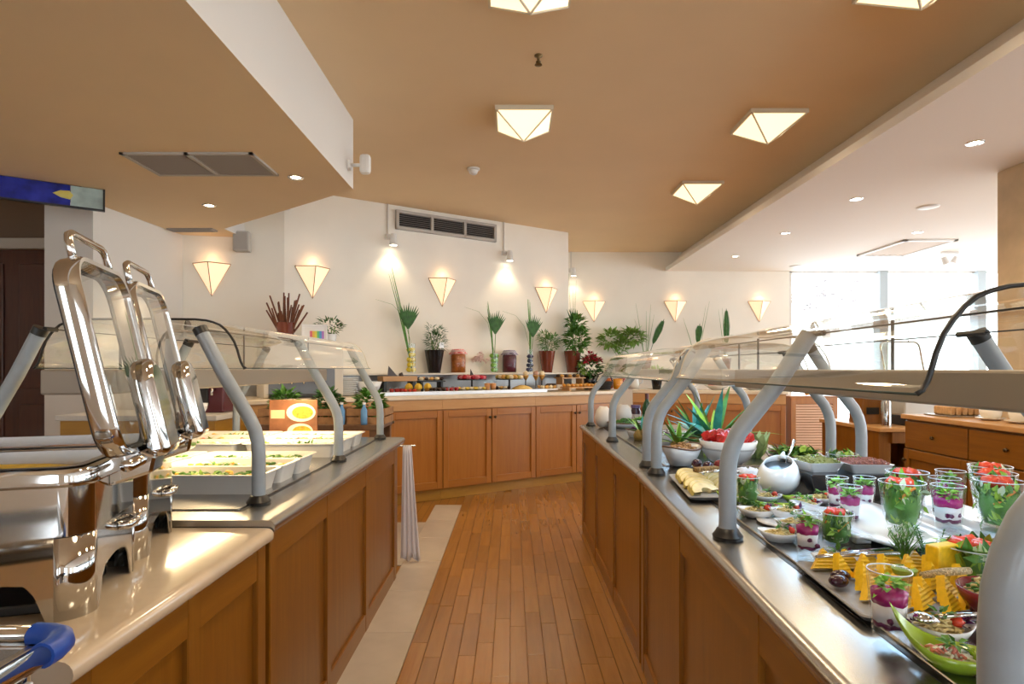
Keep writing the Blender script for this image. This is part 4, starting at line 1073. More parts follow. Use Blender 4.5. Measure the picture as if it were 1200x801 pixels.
def salad_mesh(name, w, l, z, seed, m, bits, bm, amp=0.012):
    rg = random.Random(seed); g = G(); n = 11; k = 7; rows = []
    for i in range(k):
        rows.append([((j / (n-1) - 0.5) * w, (i / (k-1) - 0.5) * l, z + amp * (mnoise.noise(Vector((j * 0.9 + seed * 3, i * 0.9, seed))) + 0.5 * math.sin(PI * j / (n-1)) * math.sin(PI * i / (k-1)))) for j in range(n)])
    g.grid(rows)
    for _ in range(bits):
        x, y = rg.uniform(-.46, .46) * w, rg.uniform(-.46, .46) * l
        g.cur = rg.randrange(1, len(bm) + 1)
        g.blob((x, y, z + 0.012), rg.uniform(0.006, 0.013), rg, 1.3, 1, 0.7, 0.4)
    g.cur = 0
    return g
MAYO = mat('pale_creamy_salad', (0.82, 0.76, 0.60), 0.6, var=0.12, vscale=60, bump=0.5)
YELL = mat('yellow_food_bits', (0.75, 0.45, 0.06), 0.5)
REDF = mat('red_food_bits', (0.60, 0.06, 0.03), 0.4)
DKGR = mat('dark_green_bits', (0.05, 0.14, 0.02), 0.5)
PURP = mat('purple_bits', (0.12, 0.01, 0.09), 0.4)
WHT = mat('white_food_bits', (0.82, 0.80, 0.72), 0.5)
pans = []
fill = ['parsley potato salad', 'pale cream salad with yellow bits', 'white bean salad with green herbs', 'pale cabbage salad', 'cream salad with red bits', 'egg salad with green leaf',
        'green leaf and lemon salad', 'orange lentil salad', 'white rice salad with herbs', 'noodle salad with green chilli', 'cucumber cream salad', 'corn and cream salad']
idx = 0
for col_, xc in enumerate((-1.065, -1.535)):
    for y in (2.09, 2.287, 2.484, 2.935, 3.132, 3.329):
        t = thing('salad_pan', 'white oblong pan of ' + fill[idx] + (' on the aisle side' if col_ == 0 else ' on the wall side'), 'food pan', (xc, y, ZR + 0.006), 0, 'white salad pans')
        part('pan', pan_me, None, t)
        bm = [[DKGR, LEAFM, YELL], [YELL, WHT, DKGR], [LEAFM, DKGR, WHT], [LEAFL, WHT, MAYO], [REDF, YELL, LEAFM], [LEAFL, YELL, WHT]][idx % 6]
        g = salad_mesh('salad', 0.405, 0.142, 0.040, idx + 1, MAYO, 60, bm)
        part('salad', g, [MAYO] + bm, t, smooth=True, kind='stuff')
        g = G(); rg = random.Random(idx + 50)
        px, py = rg.uniform(-0.1, 0.12), rg.uniform(-0.02, 0.02)
        for _ in range(26): g.leaf((px + rg.uniform(-.05, .05), py + rg.uniform(-.02, .02), 0.05), (rg.uniform(-1, 1), rg.uniform(-1, 1), rg.uniform(0.1, 0.9)), (0, 0, 1), 0.028, 0.014, 0.3, 2)
        part('herb_garnish', g, LEAFM if idx % 2 else LEAFL, t, kind='stuff'); idx += 1

# ------------------------------------------------------------------ jars, vases and plants on the shelf
ZS = 1.206
def sh(u, off=0.635): return bc(u, off, ZS)
def fan_leaf(g, c, d, side, n, ln, w, rng):
    """palm fan: n narrow leaflets spreading from c about direction d"""
    d = Vector(d).normalized(); s = Vector(side).normalized()
    for i in range(n):
        a = (i / (n - 1) - 0.5) * 1.15
        q = (d * math.cos(a) + s * math.sin(a))
        g.leaf(Vector(c), q, d.cross(s) + Vector((0, 0, .2)), ln * (1 - 0.25 * abs(a)) * rng.uniform(.9, 1.05), w, 0.08, 3)
SIDE = Vector((WD.x, WD.y, 0))
def tall_vase(label, u, fillc, fname, lean, height, fan_h, seed, blades=4, rads=0.045, vh=0.30, group='glass vases with palm leaves'):
    t = thing('leaf_vase', label, 'vase', tuple(sh(u)), WALL_RZ, group)
    rg = random.Random(seed)
    g = G(); g.lathe([(0, 0.0), (rads, 0.0), (rads, vh), (rads - 0.004, vh), (rads - 0.004, 0.012), (0, 0.012)], 20); part('vase', g, TUMB, t, smooth=True, auto=40)
    k = 0
    for z in [0.035 + 0.052 * i for i in range(int(vh / 0.055))]:
        for j in range(2):
            g = G(); g.blob((rg.uniform(-.010, .010) + (j - .5) * 0.034, rg.uniform(-.012, .012), z), 0.031, rg, 1, 1, 0.95, 0.08); part(fname, g, fillc, t, smooth=True)
    top = Vector((lean, 0, height))
    st = [Vector((0.01, 0, 0.03)), Vector((lean * 0.25, -0.01, vh * 1.15)), Vector((lean * 0.55, -0.02, height * 0.6)), top]
    for i in range(blades):
        o = Vector((rg.uniform(-.02, .02), rg.uniform(-.01, .01), rg.uniform(-0.12, 0.02) * height))
        g = G(); g.tube([tuple(p + o * (q / 3)) for q, p in enumerate(st)], [0.005, 0.006, 0.006, 0.0015], 5); part('grass_blade', g, LEAFM, t, smooth=True)
    c = Vector((lean * 0.33 + 0.03, -0.03, fan_h))
    g = G(); fan_leaf(g, c, (lean * 0.25 + 0.05, 0, 1), (1, 0, 0), 11, 0.27, 0.034, rg)
    part('palm_fan', g, LEAFD, t)
    g = G(); g.tube([(0, 0, 0.05), tuple(c)], 0.004, 5); part('fan_stalk', g, STALK, t)
    g = G(); g.tube([(0, -0.02, vh * 0.9), (-0.1, -0.03, fan_h + 0.12), (-0.22, -0.03, fan_h + 0.24), (-0.40, -0.03, fan_h + 0.28)], [0.0018, 0.0018, 0.0014, 0.0008], 4); part('thin_stem', g, STALK, t)
    return t
LEM = mat('lemon_in_vase', (0.80, 0.62, 0.03), 0.3)
LIME = mat('lime_in_vase', (0.22, 0.48, 0.04), 0.3)
BERRY = mat('dark_blue_berries', (0.03, 0.04, 0.10), 0.3)
tall_vase('glass vase of lemons with tall leaning blades and a palm fan', 482, LEM, 'lemon', -0.23, 1.12, 0.46, 1, vh=0.31)
tall_vase('glass vase of limes with an upright palm fan on the shelf', 579, LIME, 'lime', -0.09, 0.80, 0.44, 2, vh=0.22)
tall_vase('narrow glass vase of dark berries with thin palm leaf', 621, BERRY, 'berry', -0.02, 0.88, 0.42, 3, rads=0.036, vh=0.27)
potted('potted_rosemary', 'rosemary with white card in a tapered glossy black pot', 'potted plant', tuple(sh(509)), (0.065, 0.105, 0.245), BLACKM, [(0, -0.04, 0.33, 0.12, 0.07, 0.11, 240, 0.05, 0.010), (-0.05, -0.03, 0.42, 0.05, 0.05, 0.09, 70, 0.05, 0.009), (0.05, -0.03, 0.40, 0.05, 0.05, 0.09, 70, 0.05, 0.009)], LEAFD, seed=3, rz=WALL_RZ, card=True)
potted('potted_thyme', 'bushy herb in a red-brown glazed pot beside the berry vase', 'potted plant', tuple(sh(641)), (0.062, 0.100, 0.26), TERRA, [(0, -0.04, 0.35, 0.13, 0.07, 0.10, 260, 0.045, 0.013), (-0.07, -0.03, 0.42, 0.07, 0.06, 0.07, 90, 0.045, 0.012), (0.08, -0.03, 0.41, 0.07, 0.06, 0.06, 80, 0.045, 0.012)], LEAFM, seed=4, rz=WALL_RZ)
tb = potted('potted_basil', 'tall bushy basil with long grass blades in a red-brown glazed pot', 'potted plant', tuple(sh(671)), (0.070, 0.108, 0.265), TERRA, [(0, -0.08, 0.40, 0.16, 0.09, 0.16, 300, 0.07, 0.04), (0, -0.06, 0.58, 0.12, 0.08, 0.10, 130, 0.07, 0.035)], LEAFM, seed=5, rz=WALL_RZ, sticks=6)
rg = random.Random(9)
for i in range(9):
    g = G(); g.leaf((rg.uniform(-.03, .03), -0.02, 0.55), (rg.uniform(-.5, .5), -0.1, 1), (0, -1, 0.2), 0.24, 0.03, 0.1, 3); part('upright_leaf', g, LEAFD, tb)
def jar(label, u, fillm, clothm, w=0.085):
    t = thing('preserve_jar', label, 'jar', tuple(sh(u)), WALL_RZ, 'cloth-topped preserve jars')
    g = G(); g.lathe([(0, 0), (w - 0.004, 0), (w, 0.01), (w, 0.19), (w - 0.014, 0.215), (w - 0.014, 0.245)], 24); part('glass', g, TUMB, t, smooth=True, auto=50)
    g = G(); g.lathe([(0, 0.006), (w - 0.006, 0.006), (w - 0.005, 0.19), (w - 0.02, 0.21), (0, 0.21)], 24); part('contents', g, fillm, t, smooth=True)
    rows = []
    for r, z, am in ((0.01, 0.262, 0), (w - 0.02, 0.258, 0), (w - 0.008, 0.245, 0), (w - 0.010, 0.235, 0), (w + 0.008, 0.205, 0.016)):
        rows.append([((r + am * math.sin(7 * 2*PI*j/42)) * math.cos(2*PI*j/42), (r + am * math.sin(7 * 2*PI*j/42)) * math.sin(2*PI*j/42), z) for j in range(42)])
    g = G(); g.grid(rows, closed=True); g.add(rows[0], [tuple(range(42))]); cl = part('cloth_cover', g, clothm, t, smooth=True)
    g = G(); g.tube([((w - 0.008) * math.cos(2*PI*j/24), (w - 0.008) * math.sin(2*PI*j/24), 0.238) for j in range(24)], 0.003, 5, closed=True); part('string', g, WHITE, cl)
def gingham(name, c1, c2):
    m, N, L, b = _new(name); tc = N.new('ShaderNodeTexCoord'); ch = N.new('ShaderNodeTexChecker'); ch.inputs['Scale'].default_value = 70
    ch.inputs[1].default_value = (*c1, 1); ch.inputs[2].default_value = (*c2, 1); L.new(tc.outputs['Object'], ch.inputs[0]); L.new(ch.outputs[0], b.inputs['Base Color']); b.inputs['Roughness'].default_value = 0.8
    return m
jar('orange preserve jar with a red checked cloth top', 537, mat('orange_preserve', (0.42, 0.12, 0.015), 0.3, var=0.35, vscale=30), gingham('red_gingham', (0.65, 0.06, 0.06), (0.8, 0.6, 0.55)))
jar('dark purple preserve jar with a grey checked cloth top', 597, mat('purple_preserve', (0.10, 0.008, 0.025), 0.25, var=0.3, vscale=30), gingham('grey_gingham', (0.12, 0.10, 0.18), (0.5, 0.45, 0.55)))
t = thing('flower_glass', 'small glass of pale pink flowers between the jar and lime vase', 'flowers', tuple(sh(562)))
g = G(); g.lathe([(0, 0), (0.03, 0), (0.006, 0.012), (0.006, 0.06), (0.045, 0.09), (0.05, 0.13)], 20); part('goblet', g, TUMB, t, smooth=True)
rg = random.Random(2)
for i in range(9):
    a = rg.uniform(0, 2*PI); r = rg.uniform(0, .085); c = (r * math.cos(a), r * 0.6 * math.sin(a), 0.16 + rg.uniform(-.03, .04))
    g = G(); leafball(g, c, 0.022, 0.022, 0.018, 26, 0.024, 0.02, rg); part('blossom', g, mat('pale_pink_petal', (0.88, 0.68, 0.64), 0.6), t)
# plants along the far wall
def fw(u, y=8.62): return ((u - 600) * y / FPX, y, ZS)
potted('potted_ivy', 'wide pale green leafy plant on the far wall shelf', 'potted plant', fw(727), (0.07, 0.10, 0.22), TERRA, [(-0.14, -0.08, 0.46, 0.18, 0.09, 0.13, 190, 0.08, 0.045), (0.16, -0.08, 0.50, 0.18, 0.09, 0.10, 190, 0.08, 0.045), (0, -0.05, 0.36, 0.10, 0.08, 0.10, 60, 0.07, 0.04)], mat('pale_green_leaf', (0.20, 0.36, 0.06), 0.5, var=0.3, vscale=20), seed=11)
def fan_pot(label, u, seed, fanlen, blades, tilt):
    t = thing('potted_palm', label, 'potted plant', fw(u), 0, 'potted leaves on the far wall shelf'); rg = random.Random(seed)
    g = G(); g.lathe([(0, 0), (0.055, 0), (0.085, 0.2), (0.075, 0.2), (0.05, 0.02), (0, 0.02)], 20); part('pot', g, TERRA, t, smooth=True, auto=40)
    g = G()
    for i in range(blades):
        a = rg.uniform(-.35, .35); g.tube([(0, 0, 0.1), (a * 0.25, -0.02, 0.45), (a * 0.6, -0.03, 0.75 + rg.uniform(0, .28))], [0.004, 0.004, 0.001], 4)
    part('grass_blades', g, STALK, t)
    g = G(); c = Vector((tilt * 0.2, -0.04, 0.40)); d = Vector((tilt, 0, 1)).normalized()
    for i in range(24):
        q = i / 23; base = c + d * fanlen * q
        for sgn in (-1, 1): g.leaf(base, d * 1.25 + Vector((sgn * 0.62, -0.12, 0)), (0, -1, 0), (0.13 * min(1, 0.45 + 1.6 * q) * (1 - q) ** 0.6 + 0.025), 0.013, 0.05, 2)
    g.tube([(0, 0, 0.1), tuple(c), tuple(c + d * fanlen)], 0.004, 5); g.leaf(c + d * fanlen * 0.97, d, (0, -1, 0), 0.07, 0.014, 0.02, 2)
    part('frond', g, LEAFD, t)
fan_pot('spiky dark leaf with grass blades in a pot beside the pale leafy plant', 757, 1, 0.34, 5, 0.45)
fan_pot('narrow green leaf in a pot on the far wall shelf between two wall lamps', 815, 2, 0.24, 3, 0.1)
fan_pot('broad dark palm leaf in a pot beneath the lamp row near the windows', 850, 3, 0.46, 2, 0.0)

# ------------------------------------------------------------------ desserts on the slanted worktop
ZT = ZB + 0.018
def small_cup(u, off, label, fillm, group, h=0.07, r=0.035):
    t = thing('dessert_cup', label, 'dessert', tuple(bc(u, off, ZT)), 0, group)
    g = G(); g.lathe([(0, 0), (r * 0.75, 0), (r, h), (r - 0.003, h), (r * 0.72, 0.006), (0, 0.006)], 16); part('glass', g, TUMB, t, smooth=True, auto=40)
    g = G(); g.lathe([(0, 0.008), (r * 0.74, 0.008), (r * 0.9, h * 0.75), (0, h * 0.78)], 16); part('filling', g, fillm, t, smooth=True)
    return t
JELLY = mat('red_jelly', (0.42, 0.02, 0.02), 0.12)
for u in (459, 465, 471): small_cup(u, 0.13, 'red jelly cup beside the muffins at the end of the chilled tray', JELLY, 'red jelly cups by the muffins', 0.06, 0.024)
for u in (523, 529, 535): small_cup(u, 0.20, 'red jelly cup in the middle of the chilled tray', JELLY, 'red jelly cups mid tray', 0.06, 0.026)
for k, u in enumerate((571, 578)): small_cup(u, 0.20, 'stemmed orange dessert cup before the lime vase', mat('orange_mousse', (0.70, 0.32, 0.12), 0.4), 'orange dessert cups', 0.11)
def muffin(u, off, group):
    t = thing('muffin', 'yellow star-topped muffin on the chilled tray', 'muffin', tuple(bc(u, off, ZT)), 0, group)
    g = G(); g.lathe([(0, 0), (0.022, 0), (0.028, 0.035), (0, 0.035)], 14); part('paper_case', g, mat('cake_paper', (0.45, 0.22, 0.06), 0.7), t)
    g = G(); rows = [[(r * (1 + 0.18 * math.cos(5 * 2*PI*j/20)) * math.cos(2*PI*j/20), r * (1 + 0.18 * math.cos(5 * 2*PI*j/20)) * math.sin(2*PI*j/20), z) for j in range(20)] for r, z in ((0.028, 0.035), (0.036, 0.048), (0.028, 0.075), (0.010, 0.092))]
    g.grid(rows, closed=True); g.add(rows[-1], [tuple(range(20))]); part('icing', g, mat('yellow_icing', (0.78, 0.50, 0.04), 0.5), t, smooth=True)
for u, off in ((479, 0.30), (490, 0.24), (501, 0.27)): muffin(u, off, 'star muffins')
# red tart plate, wood box, black pastry tray
t = thing('tart_plate', 'white plate of red fruit tarts below the star muffins', 'dessert plate', tuple(bc(478, 0.17, ZT)))
g = G(); g.box(-0.10, -0.05, 0, 0.10, 0.05, 0.01); part('plate', g, WHITE, t, bevel=0.004)
for i in range(4):
    g = G(); g.blob((-0.07 + i * 0.045, 0, 0.027), 0.024, R, 1, 1, 0.75, 0.1); part('tart', g, mat('red_tart', (0.60, 0.05, 0.02), 0.2), t, smooth=True)
t = thing('cake_box', 'pale wooden riser carrying dark chocolate shards at the tray end', 'riser', tuple(bc(468, 0.42, ZT)), WALL_RZ)
g = G(); g.box(-0.20, -0.08, 0.11, 0.16, 0.08, 0.16); part('board', g, PINE, t, bevel=0.004)
for x in (-0.17, 0.13):
    g = G(); g.box(x - 0.015, -0.07, 0, x + 0.015, 0.07, 0.11); part('leg', g, BLACK, t)
g = G(); g.extrude([(-0.12, 0, 0.16), (-0.02, 0, 0.16), (-0.11, 0, 0.26)], (0, 0.01, 0)); g.blob((0.02, 0, 0.17), 0.03, R); part('chocolate_shard', g, mat('dark_chocolate', (0.04, 0.018, 0.01), 0.3), t)
def pastry_tray(name, label, p, w, d, z, base, items, im, seed, legs=True, rz=WALL_RZ):
    t = thing(name, label, 'pastry tray', tuple(p), rz); rg = random.Random(seed)
    g = G(); g.box(-w/2, -d/2, z, w/2, d/2, z + 0.014); part('tray', g, base, t, bevel=0.003)
    if z > 0.02:
        for x in (-w/2 + 0.03, w/2 - 0.03):
            g = G(); g.box(x - 0.012, -d/2 + 0.02, 0, x + 0.012, d/2 - 0.02, z); part('leg', g, base, t)
    n, k = items
    for i in range(n):
        for j in range(k):
            g = G(); x = -w/2 + w * (i + .5) / n; y = -d/2 + d * (j + .5) / k
            g.blob((x, y, z + 0.014 + 0.018), min(w / n, d / k) * 0.46, rg, 1, 1, 0.8, 0.2); part('pastry', g, im[(i + j) % len(im)], t, smooth=True)
    return t
CHO = MATS['dark_chocolate']; GOLD = mat('golden_pastry', (0.62, 0.34, 0.09), 0.6, var=0.25, vscale=40); CRM = mat('cream_pastry', (0.78, 0.66, 0.45), 0.6)
pastry_tray('pastry_tray', 'black raised tray of chocolate and cream pastries beside the muffins', bc(504, 0.40, ZT), 0.28, 0.14, 0.10, BLACK, (5, 2), [CRM, CHO, GOLD], 1)
pastry_tray('pastry_tray', 'flat dark tray of chocolate pastries in front of the black raised tray', bc(513, 0.20, ZT), 0.16, 0.12, 0.0, BLACK, (3, 2), [CHO], 2)
pastry_tray('pastry_tray', 'flat tray of yellow cream slices under the red cake stand', bc(553, 0.22, ZT), 0.30, 0.13, 0.0, BLACK, (6, 2), [CRM, mat('yellow_cream', (0.75, 0.52, 0.08), 0.5)], 3)
pastry_tray('pastry_tray', 'flat tray of brown pastries behind the yellow dome cake', bc(588, 0.30, ZT), 0.2, 0.12, 0.0, BLACK, (4, 2), [CHO, GOLD, CRM], 4)
pastry_tray('pastry_tray', 'small white plate of cream pastries beside the yellow dome cake', bc(641, 0.20, ZT), 0.22, 0.12, 0.0, WHITE, (4, 2), [CRM, GOLD], 5)
pastry_tray('pastry_tray', 'raised wooden tray of golden pastries, upper of two at the worktop end', bc(668, 0.50, ZB), 0.36, 0.16, 0.135, PINE, (6, 2), [GOLD, CHO], 6)
pastry_tray('pastry_tray', 'wooden tray of golden pastries, lower of two at the worktop end', bc(680, 0.22, ZB), 0.46, 0.18, 0.03, PINE, (8, 2), [GOLD, mat('orange_glaze', (0.7, 0.3, 0.03), 0.3)], 7)
def cake_stand(label, u, off, topm, h, r, garnish):
    t = thing('cake_stand', label, 'cake stand', tuple(bc(u, off, ZT)))
    g = G(); g.lathe([(0, 0), (0.06, 0), (0.06, 0.006), (0.01, 0.014), (0.01, h), (r, h), (r, h + 0.008), (0, h + 0.008)], 28); part('stand', g, BLACK, t, smooth=True, auto=40)
    rg = random.Random(int(u)); z = h + 0.008
    for i in range(18):
        a = 2*PI*i/18; g = G(); g.blob((r * 0.82 * math.cos(a), r * 0.82 * math.sin(a), z + 0.02), 0.032, rg, 1, 1, 0.8, 0.15); part('sweet', g, topm[i % len(topm)], t, smooth=True)
    for i in range(9):
        a = 2*PI*i/9; g = G(); g.blob((r * 0.45 * math.cos(a), r * 0.45 * math.sin(a), z + 0.022), 0.036, rg, 1, 1, 0.8, 0.15); part('sweet', g, topm[(i + 1) % len(topm)], t, smooth=True)
    if garnish:
        g = G(); g.extrude([(-0.02, 0, z + 0.02), (0.03, 0, z + 0.02), (-0.015, 0, z + 0.11)], (0, 0.006, 0)); part('chocolate_fin', g, CHO, t)
cake_stand('black cake stand of crimson berry sweets with a chocolate fin', 553, 0.36, [mat('crimson_berry', (0.42, 0.01, 0.03), 0.25), mat('pink_sweet', (0.62, 0.15, 0.18), 0.4)], 0.115, 0.155, True)
cake_stand('black cake stand of golden cream puffs near the purple jar', 597, 0.36, [GOLD, mat('olive_sweet', (0.38, 0.28, 0.05), 0.4), CRM], 0.115, 0.155, False)
t = thing('dome_cake', 'flat yellow dome cake on a dark plate', 'cake', tuple(bc(612, 0.20, ZT)))
g = G(); g.lathe([(0, 0), (0.12, 0), (0.125, 0.008), (0, 0.008)], 28); part('plate', g, BLACK, t)
g = G(); g.lathe([(0.112, 0.008), (0.11, 0.02), (0.08, 0.04), (0.03, 0.056), (0, 0.058)], 28); part('cake', g, mat('yellow_sponge', (0.78, 0.56, 0.20), 0.7, var=0.15, vscale=40), t, smooth=True)
for k, u in enumerate((616, 628, 635)):
    t = thing('ice_cone_cup', 'tall cone-shaped cream dessert on a slim black holder', 'dessert', tuple(bc(u, 0.34, ZT)), 0, 'cone desserts')
    g = G(); g.lathe([(0, 0), (0.035, 0), (0.035, 0.005), (0.006, 0.01), (0.006, 0.10), (0, 0.10)], 12); part('holder', g, BLACK, t)
    g = G(); g.lathe([(0, 0.09), (0.035, 0.155), (0.038, 0.16), (0, 0.165)], 14); part('cone', g, GOLD, t, smooth=True)
    g = G(); g.blob((0, 0, 0.18), 0.036, R, 1, 1, 0.9, 0.15); part('cream', g, [CRM, mat('rose_cream', (0.5, 0.3, 0.22), 0.5), CRM][k], t, smooth=True)
g = G(); g.lathe([(0, 0), (0.10, 0), (0.10, 0.01), (0.055, 0.06), (0, 0.065)], 20); solo('chocolate_mound', g, CHO, 'dark chocolate cake with sloping sides behind the cone desserts', 'cake', tuple(bc(646, 0.46, ZT)), smooth=True, auto=40)
t = thing('white_ramekin', 'small white ramekin near the upper wooden tray', 'ramekin', tuple(bc(656, 0.34, ZT)))
g = G(); g.lathe([(0, 0), (0.04, 0), (0.045, 0.05), (0.04, 0.05), (0.036, 0.008), (0, 0.008)], 18); part('dish', g, WHITE, t, smooth=True, auto=40)
# bouquet and things at the counter corner
t = thing('flower_bouquet', 'red and green flower bouquet in a black vase at the counter corner', 'flowers', tuple(bc(691, 0.48, ZB)))
g = G(); g.lathe([(0, 0), (0.07, 0), (0.085, 0.10), (0.07, 0.17), (0.062, 0.17), (0.05, 0.02), (0, 0.02)], 20); part('vase', g, BLACKM, t, smooth=True)
rg = random.Random(31)
g = G(); leafball(g, (0, 0, 0.26), 0.13, 0.11, 0.12, 170, 0.08, 0.04, rg); part('foliage', g, LEAFD, t, kind='stuff')
for c, m_ in (((-0.05, -0.10, 0.36), 'r'), ((0.05, -0.08, 0.38), 'r'), ((0.0, -0.03, 0.42), 'r'), ((0.10, -0.05, 0.35), 'r'), ((-0.11, -0.08, 0.29), 'y'), ((-0.08, -0.1, 0.22), 'y')):
    g = G(); leafball(g, c, 0.035, 0.03, 0.03, 40, 0.035, 0.03, rg); part('blossom', g, mat('red_blossom', (0.40, 0.012, 0.03), 0.6) if m_ == 'r' else LEAFL, t)
p = bc(708, 0.26, ZB)
t = thing('dark_basket', 'dark woven basket beside the orange juice jugs', 'basket', tuple(p))
g = G()
for k in range(6): g.tube([((0.07 + 0.006 * k) * math.cos(2*PI*j/20), (0.07 + 0.006 * k) * math.sin(2*PI*j/20), 0.009 + 0.017 * k) for j in range(20)], 0.010, 6, closed=True)
g.lathe([(0, 0.004), (0.07, 0.004)], 16); part('weave', g, BLACK, t, smooth=True)
g = G(); g.tube([(-0.1, 0, 0.1), (-0.07, 0, 0.18), (0, 0, 0.21), (0.07, 0, 0.18), (0.1, 0, 0.1)], 0.008, 6); part('handle', g, BLACK, t, smooth=True)
for k, (u, off, c, lab) in enumerate(((724, 0.20, (0.75, 0.30, 0.02), 'glass jug of orange juice beside the dark basket'), (713, 0.5, (0.55, 0.12, 0.02), 'glass jug of red-orange juice behind the dark basket'), (728, 0.5, (0.30, 0.02, 0.02), 'glass jug of dark red juice behind the orange jug'))):
    t = thing('juice_jug', lab, 'jug', tuple(bc(u, off, ZB)), 0, 'juice jugs')
    g = G(); g.lathe([(0, 0), (0.055, 0), (0.065, 0.05), (0.06, 0.13), (0.045, 0.17), (0.05, 0.19)], 20); part('glass', g, TUMB, t, smooth=True)
    g = G(); g.lathe([(0, 0.005), (0.052, 0.005), (0.062, 0.05), (0.056, 0.13), (0, 0.135)], 20); part('juice', g, mat('juice_%d' % k, c, 0.2), t, smooth=True)
    g = G(); g.tube([(0.05, 0, 0.16), (0.09, 0, 0.14), (0.095, 0, 0.08), (0.062, 0, 0.05)], 0.006, 6); part('handle', g, TUMB, t, smooth=True)
t = thing('white_pitcher', 'white pitcher at the corner of the slanted worktop', 'pitcher', tuple(bc(742, 0.30, ZB)))
g = G(); g.lathe([(0, 0), (0.06, 0), (0.075, 0.06), (0.06, 0.15), (0.065, 0.20), (0.06, 0.20), (0.054, 0.15), (0, 0.03)], 24); part('body', g, WHITE, t, smooth=True)
g = G(); g.tube([(0.06, 0, 0.17), (0.115, 0, 0.15), (0.115, 0, 0.08), (0.07, 0, 0.06)], 0.009, 8); part('handle', g, WHITE, t, smooth=True)
def rc(s, off, z=ZB):
    n = Vector((-dR.y, dR.x)); q = A + dR * s + n * off; return (q.x, q.y, z)
potted('flower_pot', 'yellow-green flowers in a black pot on the far worktop', 'potted plant', rc(0.28, 0.18), (0.05, 0.07, 0.15), BLACKM, [(0, 0, 0.20, 0.13, 0.10, 0.05, 120, 0.06, 0.035)], LEAFL, seed=14)
for k, (s_, c, lab) in enumerate(((0.62, (0.85, 0.50, 0.03), 'white bowl of yellow fruit on the far worktop'), (0.98, (0.65, 0.05, 0.05), 'white bowl of red fruit on the far worktop'), (1.40, (0.16, 0.10, 0.05), 'white bowl of brown nuts on the far worktop'))):
    t = thing('fruit_bowl', lab, 'fruit bowl', rc(s_, 0.22), 0, 'fruit bowls on the far worktop')
    g = G(); g.lathe([(0, 0), (0.06, 0), (0.14, 0.05), (0.145, 0.055), (0.10, 0.03), (0, 0.012)], 24); part('bowl', g, WHITE, t, smooth=True)
    rg = random.Random(k)
    for i in range(9):
        a = 2*PI*i/6; r = 0.07 if i < 6 else 0.025
        g = G(); g.blob((r * math.cos(a), r * math.sin(a), 0.06 if i < 6 else 0.09), 0.038, rg, 1, 1, 0.95, 0.06); part('fruit', g, mat('fruit_%d' % k, c, 0.35), t, smooth=True)

# ------------------------------------------------------------------ food on the salad counter
ZP = ZR + 0.0065
MAG = mat('magenta_berry_sauce', (0.42, 0.01, 0.17), 0.25)
YOG = mat('white_yogurt', (0.84, 0.80, 0.82), 0.4)
DBER = mat('deep_purple_berries', (0.10, 0.006, 0.06), 0.3)
MINT = mat('mint_leaf', (0.22, 0.50, 0.05), 0.45, var=0.3, vscale=60)
TOM = mat('tomato_red', (0.70, 0.06, 0.025), 0.25, var=0.25, vscale=50)
CARR = mat('carrot_orange', (0.75, 0.25, 0.02), 0.4)
def glass_shell(r0, r1, h, base=0.012, n=28):
    g = G(); g.lathe([(0, 0), (r0 - 0.002, 0), (r0, 0.003), (r0 + (r1 - r0) * 0.5, h * 0.5), (r1, h), (r1 - 0.0014, h + 0.0012), (r1 - 0.0028, h), (r0 - 0.003, base), (0, base)], n); return g
GLASS_RIM = mat('glass_rim_white', (0.75, 0.82, 0.88), 0.1)
def add_rim(t, r, h):
    g = G(); g.tube([(r * math.cos(2*PI*j/28), r * math.sin(2*PI*j/28), h) for j in range(28)], 0.0011, 5, closed=True); part('rim', g, GLASS_RIM, t, smooth=True)
def dessert_glass(p, label, group=None, r0=0.022, r1=0.031, h=0.104, seed=1):
    t = thing('dessert_glass', label, 'dessert glass', tuple(p), 0, group); rg = random.Random(seed)
    def rr(z): return r0 + (r1 - r0) * z / h - 0.0034
    part('tumbler', glass_shell(r0, r1, h, 0.018), TUMB, t, smooth=True, auto=40); add_rim(t, r1 - 0.001, h)
    k = h / 0.104
    def lay(nm, a, b, m, wob):
        n = 24; g = G(); rows = []
        for z, s_ in ((a, 0.0), (a, 1.0), (b, 1.0), (b + 0.004, 0.6), (b + 0.005, 0.0)):
            rows.append([(max(s_, 0.01) * rr(z) * math.cos(2*PI*j/n), max(s_, 0.01) * rr(z) * math.sin(2*PI*j/n), z + wob * mnoise.noise(Vector((3 * math.cos(2*PI*j/n), 3 * math.sin(2*PI*j/n), seed + z * 40)))) for j in range(n)])
        g.grid(rows, closed=True); part(nm, g, m, t, smooth=True)
    lay('berry_base', 0.020 * k, 0.027 * k, DBER, 0.006); lay('yogurt', 0.0275 * k, 0.055 * k, YOG, 0.004); lay('berry_sauce', 0.0555 * k, 0.073 * k, MAG, 0.004)
    g = G()
    for _ in range(5): g.blob((rg.uniform(-.5, .5) * r0 * 1.4, rg.choice((-1, 1)) * r0 * 0.9, rg.uniform(.03, .045) * k), 0.006, rg)
    part('berry_bits', g, DBER, t, kind='stuff')
    g = G(); leafball(g, (-0.004, -0.004, 0.084 * k), 0.014, 0.013, 0.010, 34, 0.016, 0.012, rg); part('mint_sprig', g, MINT, t)
    return t
